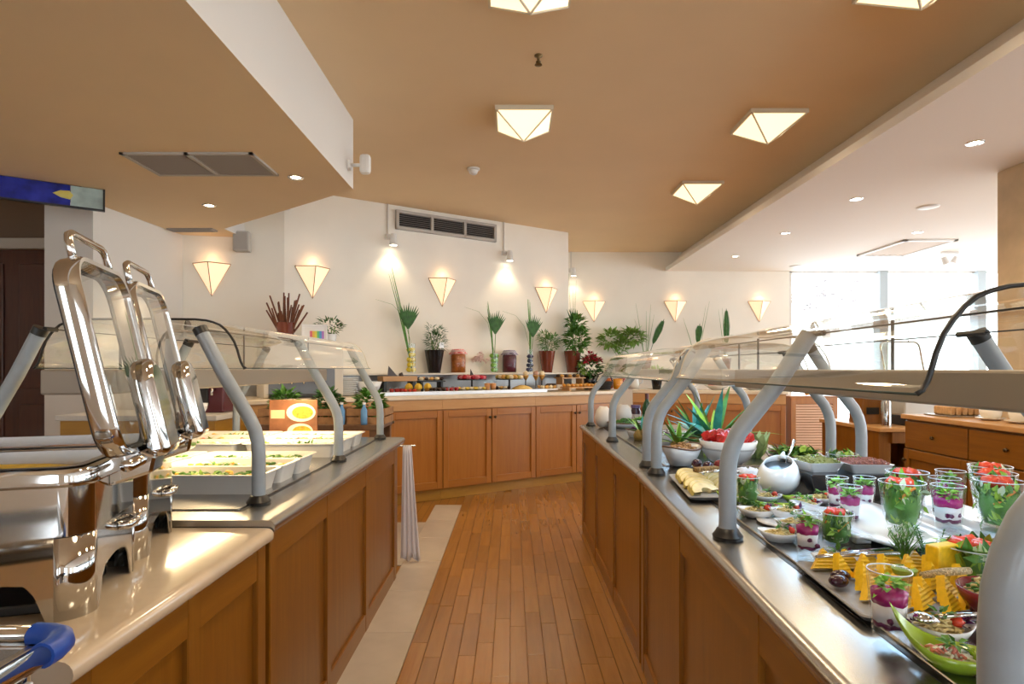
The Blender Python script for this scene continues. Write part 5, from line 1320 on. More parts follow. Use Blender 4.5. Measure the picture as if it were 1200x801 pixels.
def salad_glass(p, label, group=None, r0=0.030, r1=0.039, h=0.085, seed=1, tomato=True):
    t = thing('salad_glass', label, 'salad glass', tuple(p), 0, group); rg = random.Random(seed)
    part('tumbler', glass_shell(r0, r1, h, 0.014), TUMB, t, smooth=True, auto=40); add_rim(t, r1 - 0.001, h)
    k = r1 / 0.039
    g = G(); g.lathe([(0, 0.017), (r0 * 0.8, 0.018), (r1 * 0.78, h * 0.5), (r1 * 0.7, h * 0.82), (0, h * 0.86)], 14); part('leaf_core', g, LEAFM, t, smooth=True)
    for nm, m_, n in (('green_leaves', LEAFM, 60), ('pale_leaves', LEAFL, 50), ('white_shreds', mat('white_cabbage', (0.55, 0.62, 0.40), 0.5), 26), ('dark_leaves', LEAFD, 26)):
        g = G()
        for _ in range(n):
            a = rg.uniform(0, 2*PI); z = rg.uniform(0.02, h * 0.9); rm = (r0 + (r1 - r0) * z / h) * 0.80
            q = Vector((rm * math.cos(a), rm * math.sin(a), z))
            g.leaf(q, (rg.uniform(-1, 1) * math.sin(a) * 0.6 - math.cos(a) * .15, rg.uniform(-1, 1) * math.cos(a) * .6 - math.sin(a) * .15, rg.uniform(-.4, 1.2)), (math.cos(a), math.sin(a), 0.1), 0.022 * k, 0.012 * k, 0.25, 2)
        part(nm, g, m_, t, kind='stuff')
    for _ in range(4):
        a = rg.uniform(0, 2*PI); z = rg.uniform(.03, h * .7); rm = (r0 + (r1 - r0) * z / h) * 0.82
        g = G(); g.tube([(rm * math.cos(a), rm * math.sin(a), z), (rm * math.cos(a + .9), rm * math.sin(a + .9), z + 0.022 * k)], 0.0028 * k, 5); part('carrot_strip', g, CARR, t)
    if tomato:
        for i in range(4):
            a = 2*PI*i/4 + rg.uniform(-.4, .4); g = G(); g.blob((0.013 * k * math.cos(a), 0.013 * k * math.sin(a), h * 0.92 + 0.006), 0.015 * k, rg, 1.1, 1, 0.75, 0.2); part('tomato_piece', g, TOM, t, smooth=True)
    return t
dessert_glass(spot(1042, 748, ZP), 'berry and yogurt dessert glass standing by the pineapple platter', r0=0.0235, r1=0.032, h=0.108, seed=1)
dessert_glass(spot(946, 652, ZP), 'berry and yogurt dessert glass beside the short salad glass', r0=0.021, r1=0.0295, h=0.100, seed=2)
for k, (u, v) in enumerate(((996, 614), (981, 600), (1013, 600))):
    dessert_glass(spot(u, v, ZP), 'berry and yogurt dessert glass in the trio beside the wavy platter', 'dessert glass trio by the wavy platter', seed=3 + k)
salad_glass(spot(980, 642, ZP), 'short tumbler of leaf salad and tomato beside the pasta dishes', seed=1)
salad_glass(spot(876, 597, ZP), 'tumbler of leaf salad and tomato beside the white pitcher', r0=0.026, r1=0.036, h=0.10, seed=2)
dessert_glass(spot(957, 556, ZP), 'dessert glass with lime topping behind the grain dishes', seed=9, r0=0.028, r1=0.035, h=0.075)
salad_glass(spot(987, 556, ZP), 'wide tumbler of leaf salad behind the grain dishes', r0=0.040, r1=0.058, h=0.085, seed=4, tomato=False)
# wavy white platter with glasses in rows
t = thing('wavy_platter', 'wavy-edged white porcelain platter carrying rows of glasses', 'platter', (1.005, 1.555, ZP), rad(-3))
rows = []; W_, D_ = 0.40, 0.38
for i in range(13):
    q = i / 12; rows.append([((j / 36 - 0.5) * W_, (q - 0.5) * D_ + 0.014 * math.sin(j / 36 * 4 * PI), 0.016 + 0.010 * math.cos(j / 36 * 4 * PI) + 0.010 * (2 * abs(q - 0.5)) ** 4) for j in range(37)])
g = G(); g.grid(rows); part('dish', g, WHITE, t, smooth=True, solid=0.008)
for x in (-0.15, 0.15):
    g = G(); g.box(x - 0.02, -0.12, 0.0, x + 0.02, 0.12, 0.022); part('foot_bar', g, WHITE, t, bevel=0.004)
zw = ZP + 0.031
def wp(u, y): return ((u - 600) * y / FPX, y, zw)
for k, (u, y) in enumerate(((1057, 1.455), (1063, 1.60))):
    salad_glass(wp(u, y), 'large salad tumbler with chopped tomato on the platter next to the dessert trio', 'salad tumblers in the first platter row', 0.036, 0.051, 0.118, seed=11 + k)
for k, (u, y) in enumerate(((1111, 1.46), (1107, 1.56), (1114, 1.67))):
    dessert_glass(wp(u, y), 'berry dessert glass in the middle row of the wavy platter', 'dessert glasses in the middle platter row', 0.027, 0.037, 0.108, seed=21 + k)
for k, (u, y) in enumerate(((1171, 1.45), (1164, 1.56), (1160, 1.67))):
    salad_glass(wp(u, y), 'large salad tumbler with sliced tomato on the far row of the wavy platter', 'salad tumblers in the last platter row', 0.036, 0.052, 0.122, seed=31 + k)
t = salad_glass(spot(1141, 686, ZP), 'round glass bowl of lettuce and tomato beside the pineapple platter', None, 0.040, 0.060, 0.078, seed=41)
rg = random.Random(4)
for i in range(10):
    a = 2*PI*i/10; g = G(); g.leaf((0.03 * math.cos(a), 0.03 * math.sin(a), 0.06), (math.cos(a), math.sin(a), rg.uniform(.4, 1.1)), (0, 0, 1), 0.055, 0.035, 0.3, 3); part('lettuce_leaf', g, LEAFL if i % 2 else LEAFM, t, smooth=True)

# small porcelain and green dishes
PAST = mat('pale_pasta', (0.72, 0.58, 0.26), 0.5, var=0.2, vscale=80)
def boat_mesh(a, b, h):
    rows = []
    for s_, z in ((0.45, 0.0), (0.62, 0.002), (0.86, 0.55 * h), (1.0, h), (0.965, h), (0.82, 0.55 * h), (0.5, 0.12 * h)):
        rows.append([(a * s_ * math.cos(2*PI*j/28), b * s_ * math.sin(2*PI*j/28), z + (0.22 * h * math.cos(2*PI*j/28) ** 2 if s_ > 0.8 else 0)) for j in range(28)])
    g = G(); g.grid(rows, closed=True); g.add(rows[0], [tuple(range(28))]); g.add(rows[-1], [tuple(range(28))]); return g
def heap(t, a, b, z, n, mats, names, rg, size=0.009):
    for m_, nm in zip(mats, names):
        g = G()
        for _ in range(n):
            q = math.sqrt(rg.uniform(0, 1)); w = rg.uniform(0, 2*PI)
            x, y = a * q * math.cos(w), b * q * math.sin(w); hh = z + 0.6 * min(a, b) * (1 - q * q) * rg.uniform(.5, 1)
            l = size * rg.uniform(.7, 1.4); th = rg.uniform(0, PI)
            g.tube([(x - l * math.cos(th), y - l * math.sin(th), hh), (x, y, hh + 0.003), (x + l * math.cos(th), y + l * math.sin(th), hh)], size * 0.32, 5)
        part(nm, g, m_, t, smooth=True, kind='stuff')
def pasta_boat(p, label, group, a=0.045, b=0.030, h=0.022, rz=0.0, seed=1):
    t = thing('pasta_dish', label, 'pasta dish', tuple(p), rz, group); rg = random.Random(seed)
    part('bowl', boat_mesh(a, b, h), WHITE, t, smooth=True)
    g = G(); g.lathe([(0, h * 0.9), (b * 0.55, h * 0.75), (b * 0.75, h * 0.5), (b * 0.6, h * 0.3), (0, h * 0.3)], 14, sx=1.35); part('pasta_bed', g, PAST, t, smooth=True)
    heap(t, a * 0.62, b * 0.62, h * 0.75, 40, [PAST], ['pasta'], rg, b * 0.22)
    g = G(); g.blob((a * 0.5, -b * 0.1, h * 1.25), b * 0.30, rg, 1, 1, 0.9, 0.12); part('cherry_tomato', g, TOM, t, smooth=True)
    g = G(); leafball(g, (a * 0.62, b * 0.15, h), b * 0.4, b * 0.35, b * 0.2, 22, b * 0.4, b * 0.3, rg); part('dark_leaf', g, PURP, t)
    g = G(); leafball(g, (a * 0.1, 0, h * 1.6), b * 0.3, b * 0.25, b * 0.12, 14, b * 0.4, b * 0.25, rg); part('parsley', g, LEAFM, t)
    return t
GRN = mat('lime_green_ceramic', (0.30, 0.46, 0.03), 0.2, coat=0.4)
def green_boat(p, label, group=None, a=0.055, b=0.027, h=0.024, tip=0.03, rz=0.0, seed=1):
    t = thing('leaf_dish', label, 'leaf dish', tuple(p), rz, group); rg = random.Random(seed); rows = []
    for s_, z in ((0.35, 0.0), (0.6, 0.003), (0.88, 0.55 * h), (1.0, h), (0.96, h), (0.82, 0.5 * h), (0.4, 0.005)):
        ring = []
        for j in range(28):
            c, s2 = math.cos(2*PI*j/28), math.sin(2*PI*j/28)
            pinch = 1 - 0.55 * max(0, -c) ** 2 - 0.35 * max(0, c) ** 3
            ring.append((a * s_ * c, b * s_ * s2 * pinch, z + (tip * max(0, -c) ** 2.5 + 0.3 * tip * max(0, c) ** 3) * (s_ ** 2)))
        rows.append(ring)
    g = G(); g.grid(rows, closed=True); g.add(rows[0], [tuple(range(28))]); g.add(rows[-1], [tuple(range(28))]); part('bowl', g, GRN, t, smooth=True, label='lime green pointed dish')
    g = G(); g.lathe([(0, h * 0.85), (b * 0.5, h * 0.7), (b * 0.7, h * 0.4), (0, h * 0.3)], 14, sx=1.5); part('rice_salad', g, WHT, t, smooth=True)
    heap(t, a * 0.5, b * 0.5, h * 0.65, 26, [WHT, mat('pink_bits', (0.62, 0.2, 0.16), 0.5)], ['white_bits', 'pink_bits'], rg, b * 0.18)
    g = G(); leafball(g, (0.1 * a, 0, h * 1.3), b * 0.3, b * 0.25, b * 0.15, 16, b * 0.4, b * 0.25, rg); part('parsley', g, LEAFM, t)
    return t
pl_ = 'white boat dish of pasta salad in the cluster between the pitcher and dessert glasses'
pasta_boat(spot(887, 606, ZP), 'white boat dish of pasta standing closest to the steel post foot', None, 0.055, 0.034, 0.024, rad(-15), 1)
pasta_boat(spot(914, 634, ZP), 'white boat dish of pasta and tomato beside the tall dessert glass', None, 0.052, 0.034, 0.024, rad(-12), 2)
for k, (u, v) in enumerate(((898, 588), (922, 606), (930, 620), (944, 597), (960, 590))):
    pasta_boat(spot(u, v, ZP + (0.008 if k in (1, 2) else 0)), pl_, 'pasta boat dishes in the cluster', 0.050, 0.033, 0.022, rad(-10 + 6 * k), 3 + k)
green_boat(spot(904, 599, ZP), 'lime green leaf dish between the white pasta boats', None, 0.055, 0.028, 0.022, 0.016, rad(-10), 1)
green_boat(spot(932, 590, ZP), 'lime green leaf dish tucked against the white pitcher', None, 0.045, 0.027, 0.022, 0.010, rad(10), 2)
green_boat(spot(858, 588, ZP), 'lime green leaf dish at the corner of the melon platter', None, 0.05, 0.026, 0.02, 0.014, rad(-20), 3)
green_boat(spot(1112, 783, ZP), 'large lime green leaf dish with upswept tip beside the pineapple platter', None, 0.072, 0.036, 0.028, 0.050, rad(-38), 4)
green_boat(spot(1168, 790, ZP), 'small lime green leaf dish next to the larger upswept one', None, 0.035, 0.026, 0.022, 0.012, rad(-20), 5)
pasta_boat(spot(1100, 752, ZP), 'oval white dish of pasta with tomato and dark leaves by the upswept green dish', None, 0.050, 0.036, 0.028, rad(-8), 9)
pasta_boat(spot(979, 664, ZP + 0.002), 'white boat dish of green herb pasta behind the pineapple platter', None, 0.05, 0.034, 0.022, rad(0), 10)
g = G(); g.lathe([(0, 0), (0.05, 0), (0.085, 0.004), (0.086, 0.007), (0.05, 0.004), (0, 0.004)], 32); solo('round_plate', g, WHITE, 'flat round white plate under two pasta boats', 'plate', tuple(spot(926, 613, ZP)), smooth=True)
t = thing('red_bowl', 'dark red bowl of pasta salad behind the near post', 'bowl', (0.812, 0.985, ZP))
g = G(); g.lathe([(0, 0), (0.035, 0), (0.062, 0.045), (0.066, 0.06), (0.062, 0.06), (0.056, 0.044), (0, 0.01)], 28); part('bowl', g, mat('dark_red_glaze', (0.22, 0.012, 0.015), 0.2), t, smooth=True)
g = G(); g.lathe([(0, 0.066), (0.04, 0.058), (0.056, 0.046), (0, 0.04)], 20); part('pasta_bed', g, PAST, t, smooth=True)
heap(t, 0.05, 0.05, 0.052, 60, [PAST, LEAFM], ['pasta', 'herbs'], random.Random(3), 0.009)
t['label'] = 'dark red bowl of pasta salad between the glass salad bowl and the post'
def spoon(label, p, d, ln=0.17, cat='spoon', name='serving_spoon'):
    t = thing(name, label, cat, tuple(p)); d = Vector(d).normalized()
    g = G(); g.tube([(0, 0, 0), tuple(d * ln * 0.5), tuple(d * ln)], [0.0035, 0.004, 0.006], 6); part('handle', g, CHROME, t, smooth=True)
    g = G(); c = -d * 0.025; g.blob(tuple(c), 0.026, R, 1, 0.8, 0.3, 0.05); part('bowl', g, CHROME, t, smooth=True)
spoon('steel serving spoon lying over the oval pasta dish towards the red bowl', Vector(spot(1100, 722, ZP + 0.045)), (0.75, 0.1, 0.0), 0.11)

# pineapple platter
SLATE = mat('grey_slate_plate', (0.30, 0.30, 0.31), 0.45, var=0.12, vscale=30)
PINA = mat('pineapple_flesh', (0.93, 0.58, 0.02), 0.35, var=0.12, vscale=90)
def platter(label, c, w, l, rz, name='slate_platter'):
    t = thing(name, label, 'platter', (c[0], c[1], ZP), rz)
    g = G()
    def ring(ww, ll, r, z): return [(x, y, z) for x, y in rrect(ww, ll, r, 4)]
    g.grid([ring(w - 0.02, l - 0.02, 0.012, 0), ring(w, l, 0.014, 0.010), ring(w - 0.004, l - 0.004, 0.014, 0.0125), ring(w - 0.03, l - 0.03, 0.012, 0.007)], closed=True)
    r0 = ring(w - 0.03, l - 0.03, 0.012, 0.007); g.add(r0, [tuple(range(len(r0)))]); r0 = ring(w - 0.02, l - 0.02, 0.012, 0); g.add(r0, [tuple(range(len(r0)))])
    part('plate', g, SLATE, t, smooth=True, auto=40)
PC = Vector((0.735, 1.125)); PRZ = rad(-4); PW, PLn = 0.285, 0.285
platter('grey slate platter carrying the pineapple wedges', PC, PW, PLn, PRZ)
def pp(x, y, z): 
    w = Matrix.Rotation(PRZ, 3, 'Z') @ Vector((x, y, 0)); return (PC.x + w.x, PC.y + w.y, ZP + z)
def wedge_mesh(l, hgt, th):
    """crinkle-cut triangular wedge: ridges along the cut faces"""
    n = 12; g = G(); top = []; bot = []
    pts = []
    for i in range(n + 1):
        q = i / n; wob = 0.0007 * (1 if i % 2 else -1)
        pts.append((-l/2 + l * q * 0.5, hgt * q, wob))
    for i in range(1, n + 1):
        q = i / n; wob = 0.0007 * (1 if i % 2 else -1)
        pts.append((l * q * 0.5, hgt * (1 - q), wob))
    a = [(x, -th/2 + w_, z) for x, z, w_ in pts]; b = [(x, th/2 + w_, z) for x, z, w_ in pts]
    mid = [(0, -th/2 + 0.0012, 0)]
    k = len(pts)
    g.add(a + b, [(i, i + 1, k + i + 1, k + i) for i in range(k - 1)] + [(0, k - 1, 2 * k - 1, k)])
    # face strips: connect the two slopes level by level so that the ridges show
    for off in (0, k):
        base = len(g.v); g.v += [g.v[j + off] for j in range(k)]
        for i in range(n):
            q = [base + i, base + i + 1, base + k - 2 - i, base + k - 1 - i]
            q = list(dict.fromkeys(q)); g.f.append(q); g.m.append(0)
    return g.mesh('pineapple_wedge', PINA)
wm = wedge_mesh(0.058, 0.040, 0.015); wm2 = wedge_mesh(0.05, 0.048, 0.014)
rg = random.Random(12); cnt = 0
spots_ = []
for i in range(5): spots_.append((-0.055 + 0.040 * i, -0.105 + 0.010 * (i % 2), 0.55, -28, wm))
for i in range(5): spots_.append((-0.080 + 0.044 * i, -0.058 + 0.008 * (i % 2), 0.45, -20, wm))
for i in range(5): spots_.append((-0.070 + 0.043 * i, -0.008 + 0.010 * (i % 2), 0.5, -14, wm2))
for i in range(5): spots_.append((-0.085 + 0.042 * i, 0.045, 0.2, -20, wm2))
for i in range(5): spots_.append((-0.095 + 0.045 * i, 0.100, 0.1, -26, wm))
for x, y, rz_, tilt, me in spots_:
    o = part('pineapple_wedge', me, None, None)
    o.location = pp(x, y, 0.012); o.rotation_euler = (rad(tilt), 0, rz_ + rg.uniform(-.35, .35))
    o['label'] = 'ridged golden pineapple wedge lying on the slate platter'; o['category'] = 'pineapple'; o['group'] = 'pineapple wedges on the slate platter'
t = thing('pineapple_block', 'large upright golden pineapple block at the platter corner', 'pineapple', pp(0.105, 0.045, 0.008), rad(20))
g = G(); g.box(-0.035, -0.012, 0, 0.035, 0.016, 0.075); part('flesh', g, PINA, t, bevel=0.004)
PLUM = mat('dark_plum_skin', (0.035, 0.006, 0.02), 0.12, coat=0.4)
for k, (x, y) in enumerate(((-0.118, -0.005), (-0.10, 0.025))):
    g = G(); g.blob((0, 0, 0.014), 0.019, R, 1.3, 1, 0.8, 0.05); o = solo('plum_half', g, PLUM, ['dark plum half at the slate platter edge', 'dark plum half between the pineapple wedges'][k], 'plum', pp(x, y, 0.009), smooth=True)
    md = o.modifiers.new('round', 'SUBSURF'); md.levels = 2; md.render_levels = 2
t = thing('kiwi_half', 'cut kiwi half resting on the pineapple wedges', 'kiwi', pp(0.005, 0.002, 0.038), 0)
g = G(); g.lathe([(0, 0.012), (0.018, 0.012), (0.022, 0.009), (0.019, 0.0), (0, -0.004)], 20); part('flesh', g, mat('kiwi_green', (0.30, 0.42, 0.06), 0.3), t, smooth=True, auto=40)
g = G(); g.lathe([(0, 0.0125), (0.006, 0.0123)], 12); part('core', g, WHT, t)
g = G()
for j in range(14): g.blob((0.010 * math.cos(2*PI*j/14), 0.010 * math.sin(2*PI*j/14), 0.0122), 0.0013, R)
part('seeds', g, BLACK, t)
t = thing('sesame_stick', 'pale sesame-coated stick lying across the pineapple', 'bread stick', pp(0.02, -0.025, 0.044), rad(8))
g = G(); g.tube([(0, 0, 0), (0.05, 0, 0.004), (0.10, 0, 0.004)], [0.006, 0.0075, 0.0065], 10); part('stick', g, mat('sesame_crust', (0.70, 0.52, 0.28), 0.6, var=0.3, vscale=200, bump=1.0, bscale=250), t, smooth=True)
def tongs(label, p, d, ln):
    t = thing('serving_tongs', label, 'tongs', tuple(p)); d = Vector(d).normalized(); s_ = Vector((-d.y, d.x, 0)).normalized()
    for k in (-1, 1):
        g = G(); g.tube([(0, 0, 0.004), tuple(d * ln * 0.5 + s_ * 0.007 * k + Vector((0, 0, .006))), tuple(d * ln + s_ * 0.012 * k + Vector((0, 0, .004)))], [0.003, 0.0045, 0.006], 6); part('arm', g, CHROME, t, smooth=True)
tongs('steel serving tongs lying along the pineapple platter', pp(-0.125, 0.075, 0.04), (0.95, 0.1, 0.02), 0.17)
# herb pots behind the platter
t = thing('dill_sprig', 'feathery dill sprig in a little cup behind the pineapple', 'herb', tuple(spot(1060, 672, ZP)))
g = G(); g.lathe([(0, 0), (0.014, 0), (0.018, 0.03), (0.015, 0.03), (0, 0.005)], 14); part('cup', g, GRN, t, smooth=True)
rg = random.Random(8); g = G()
for _ in range(30):
    a = rg.uniform(0, 2*PI); l = rg.uniform(.04, .075); g.tube([(0, 0, 0.02), (0.012 * math.cos(a), 0.01 * math.sin(a), 0.02 + l * .6), (0.032 * math.cos(a), 0.024 * math.sin(a), 0.02 + l)], [0.0012, 0.001, 0.0005], 4)
for _ in range(160): a = rg.uniform(0, 2*PI); r = rg.uniform(0, .032); g.leaf((r * math.cos(a), r * math.sin(a) * .8, rg.uniform(.04, .1)), (rg.uniform(-1, 1), rg.uniform(-1, 1), 1), (0, 0, 1), 0.012, 0.0025, 0.2, 2)
part('fronds', g, LEAFM, t, kind='stuff')
t = thing('thyme_sprig', 'upright thyme sprigs in a little cup behind the pineapple', 'herb', tuple(spot(1092, 672, ZP)))
g = G(); g.lathe([(0, 0), (0.014, 0), (0.018, 0.03), (0.015, 0.03), (0, 0.005)], 14); part('cup', g, WHITE, t, smooth=True)
for i in range(7):
    a = rg.uniform(0, 2*PI); e = Vector((0.04 * math.cos(a), 0.025 * math.sin(a), rg.uniform(.075, .115))); g = G(); g.tube([(0, 0, 0.02), tuple(e * 0.55), tuple(e)], 0.0008, 4)
    for q in range(14):
        c = e * (0.3 + 0.7 * q / 13); b2 = rg.uniform(0, 2*PI); g.leaf(c, (math.cos(b2), math.sin(b2), .4), (0, 0, 1), 0.009, 0.005, 0.2, 2)
    part('sprig', g, LEAFD, t)

# melon platter
MC = Vector((0.715, 2.12)); MRZ = rad(-6)
platter('grey slate platter carrying the pale melon slices', MC, 0.25, 0.42, MRZ)
MEL = mat('pale_melon_flesh', (0.74, 0.62, 0.32), 0.4, var=0.15, vscale=40)
RIND = mat('melon_rind', (0.62, 0.50, 0.14), 0.5)
def melon_mesh():
    g = G(); n = 10; R1, R0 = 0.060, 0.022
    for k, (ra, rb) in enumerate(((R0, R1 - 0.003), (R1 - 0.003, R1))):
        g.cur = k
        poly = [(ra * math.cos(PI * i / n), 0, ra * math.sin(PI * i / n) * 0.75) for i in range(n + 1)] + [(rb * math.cos(PI * i / n), 0, rb * math.sin(PI * i / n) * 0.75) for i in range(n, -1, -1)]
        for i in range(n):
            a, b, c, d = poly[i], poly[i + 1], poly[2*n - i], poly[2*n + 1 - i]
            g.add([(p[0], -0.008, p[2]) for p in (a, b, c, d)] + [(p[0], 0.008, p[2]) for p in (a, b, c, d)], [(0, 1, 2, 3), (7, 6, 5, 4), (0, 4, 5, 1), (3, 2, 6, 7)])
    return g.mesh('melon_slice', [MEL, RIND])
mm_ = melon_mesh(); rg = random.Random(3)
for i in range(14):
    w = Matrix.Rotation(MRZ, 3, 'Z') @ Vector(((-0.055 if i % 2 else 0.05), -0.165 + 0.024 * i, 0))
    o = part('melon_slice', mm_, None, None); o.location = (MC.x + w.x, MC.y + w.y, ZP + 0.012); o.rotation_euler = (rad(-58), 0, rg.uniform(-.3, .3) + (0.5 if i % 2 else -0.2))
    o['label'] = 'pale melon slice fanned out on the slate platter'; o['category'] = 'melon slice'; o['group'] = 'melon slices on the slate platter'
for k, (x, y) in enumerate(((0.0, 0.09), (0.05, 0.13), (-0.03, 0.14))):
    w = Matrix.Rotation(MRZ, 3, 'Z') @ Vector((x, y, 0)); g = G(); g.blob((0, 0, 0.02), 0.026, R, 1, 1, 0.9, 0.04)
    o = solo('plum', g, [PLUM, mat('red_plum', (0.22, 0.03, 0.03), 0.2), PLUM][k], ['dark plum resting on the melon slices', 'reddish plum resting on the melon slices', 'dark plum at the back of the melon platter'][k], 'plum', (MC.x + w.x, MC.y + w.y, ZP + 0.045), smooth=True)
    md = o.modifiers.new('round', 'SUBSURF'); md.levels = 2; md.render_levels = 2
w = Matrix.Rotation(MRZ, 3, 'Z') @ Vector((-0.02, 0.02, 0))
t = thing('seed_loaf', 'brown seeded bread piece on the melon slices', 'bread', (MC.x + w.x, MC.y + w.y, ZP + 0.055), rad(20))
g = G(); g.box(-0.05, -0.015, 0, 0.05, 0.015, 0.018); part('crust', g, mat('seed_crust', (0.28, 0.17, 0.06), 0.8, var=0.5, vscale=120, bump=1.0, bscale=150), t, bevel=0.005)
tongs('steel serving tongs lying across the melon slices', (MC.x - 0.07, MC.y - 0.06, ZP + 0.062), (0.9, 0.25, 0), 0.15)

# watermelon bowl
p = spot(853, 543, ZP)
t = thing('watermelon_bowl', 'large round white bowl heaped with watermelon cubes', 'bowl', tuple(p))
g = G(); g.lathe([(0, 0), (0.055, 0), (0.085, 0.02), (0.113, 0.06), (0.124, 0.105), (0.120, 0.107), (0.116, 0.103), (0.105, 0.06), (0.07, 0.025), (0, 0.02)], 36); part('bowl', g, WHITE, t, smooth=True)
g = G(); g.lathe([(0.1165, 0.068), (0.1185, 0.07), (0.1195, 0.074), (0.1195, 0.076)], 36); part('band', g, mat('grey_band', (0.5, 0.5, 0.5), 0.3), t, smooth=True)
WAT = mat('watermelon_flesh', (0.62, 0.035, 0.03), 0.3, var=0.3, vscale=60)
g = G(); g.lathe([(0, 0.105), (0.08, 0.098), (0.112, 0.085), (0, 0.08)], 24); part('melon_bed', g, WAT, t, smooth=True)
rg = random.Random(6)
for i in range(26):
    a = rg.uniform(0, 2*PI); r = 0.09 * math.sqrt(rg.uniform(0, 1)); s_ = 0.019
    g = G(); g.box(-s_, -s_, -s_, s_, s_, s_); o = solo('watermelon_cube', g, WAT, 'red watermelon cube in the large white bowl', 'watermelon', (p.x + r * math.cos(a), p.y + r * math.sin(a), ZP + 0.118 + 0.02 * (1 - r / 0.09)), 0, 'watermelon cubes in the bowl', bevel=0.004)
    o.rotation_euler = (rg.uniform(0, 1.5), rg.uniform(0, 1.5), rg.uniform(0, 3))
def crown(label, p, n, ln, m_list, seed, h0=0.0, wdt=0.03, spread=1.0):
    t = thing('spiky_plant', label, 'pineapple leaves', tuple(p), 0); rg = random.Random(seed)
    g = G(); g.lathe([(0, 0), (0.045, 0), (0.05, 0.03), (0.03, 0.06), (0, 0.065)], 16); part('fruit_end', g, mat('pineapple_skin', (0.30, 0.20, 0.05), 0.6, var=0.4, vscale=60), t, smooth=True)
    for i in range(n):
        a = i * 2.4; q = i / n; el = 0.25 + 1.15 * q
        d = Vector((math.cos(a) * math.cos(el) * spread, math.sin(a) * math.cos(el) * spread, math.sin(el)))
        g = G(); g.leaf((0.015 * math.cos(a), 0.015 * math.sin(a), 0.045), d, (0, 0, 1), ln * rg.uniform(.75, 1.1), wdt, 0.42 * (1 - q) + 0.05, 6); part('leaf', g, m_list[i % len(m_list)], t, smooth=True)
crown('spiky teal pineapple crown standing among the salad bowls', spot(817, 520, ZP), 20, 0.24, [TEAL, TEAL, LEAFM], 1, wdt=0.034)
crown('curling teal and green pineapple crown behind the watermelon bowl', spot(838, 527, ZP), 18, 0.30, [TEAL, LEAFM, LEAFL], 2, wdt=0.042, spread=1.15)
crown('green pineapple crown beside the oat bowl', spot(795, 531, ZP), 16, 0.15, [LEAFM, LEAFL], 3, wdt=0.026)
crown('small pale green pineapple crown near the dark jar', spot(752, 515, ZP), 14, 0.14, [LEAFL, LEAFM, TEAL], 4, wdt=0.02)
for i, (u, v, d, l) in enumerate(((826, 533, (-0.75, -0.3, 0.75), 0.18), (836, 536, (-0.35, -0.45, 0.9), 0.17))):
    t = thing('cut_leaf', ['broad green leaf leaning on the watermelon bowl', 'green leaf curling between the oat bowl and watermelon bowl'][i], 'leaf', tuple(spot(u, v, ZP)))
    g = G(); g.leaf((0, 0, 0.02), d, (0, 0, 1), l, 0.06, 0.35, 6); part('blade', g, LEAFM, t, smooth=True, solid=0.002)
    g = G(); g.tube([(0, 0, 0), (0, 0, 0.03)], 0.008, 6); part('stalk', g, LEAFL, t)
def oval_bowl(label, p, a, b, h, rz, rimm, fillm, bits, seed, name='oval_bowl'):
    t = thing(name, label, 'bowl', tuple(p), rz); rg = random.Random(seed)
    part('bowl', boat_mesh(a, b, h), WHITE, t, smooth=True)
    g = G(); g.tube([(a * 0.985 * math.cos(2*PI*j/32), b * 0.985 * math.sin(2*PI*j/32), h + 0.22 * h * math.cos(2*PI*j/32) ** 2) for j in range(32)], 0.004, 6, closed=True); part('rim', g, rimm, t, smooth=True)
    g = G(); g.lathe([(0, h * 1.05), (b * 0.55, h * 0.95), (b * 0.8, h * 0.75), (0, h * 0.5)], 20, sx=a / b); part('filling', g, fillm, t, smooth=True)
    heap(t, a * 0.75, b * 0.75, h * 0.85, 70, bits, ['bits_%s' % c for c in ('mixed', 'pale', 'dark')[:len(bits)]], rg, 0.011)
BRIM = mat('brown_rim_glaze', (0.16, 0.07, 0.03), 0.3)
OAT = mat('toasted_oats', (0.60, 0.36, 0.16), 0.7, var=0.3, vscale=90)
oval_bowl('boat-shaped white bowl of toasted oats with a brown rim', spot(799, 544, ZP), 0.108, 0.075, 0.072, rad(40), BRIM, OAT, [OAT], 1)
oval_bowl('white bowl of pale mushrooms behind the oat bowl', spot(783, 522, ZP), 0.10, 0.07, 0.065, rad(10), WHITE, mat('pale_mushroom', (0.55, 0.48, 0.45), 0.5), [WHT, PURP], 2)
oval_bowl('small brown bowl of purple cabbage on the salad counter', spot(745, 512, ZP), 0.065, 0.05, 0.045, 0, BRIM, PURP, [PURP], 3)
oval_bowl('oval dish of green leaves near the egg vases', spot(733, 501, ZP), 0.13, 0.08, 0.035, 0, BRIM, LEAFD, [LEAFM, DKGR], 4)
oval_bowl('oval dish of mixed lettuce beside the purple cabbage', spot(752, 499, ZP), 0.11, 0.08, 0.04, 0.3, WHITE, LEAFM, [LEAFM, LEAFL], 5)
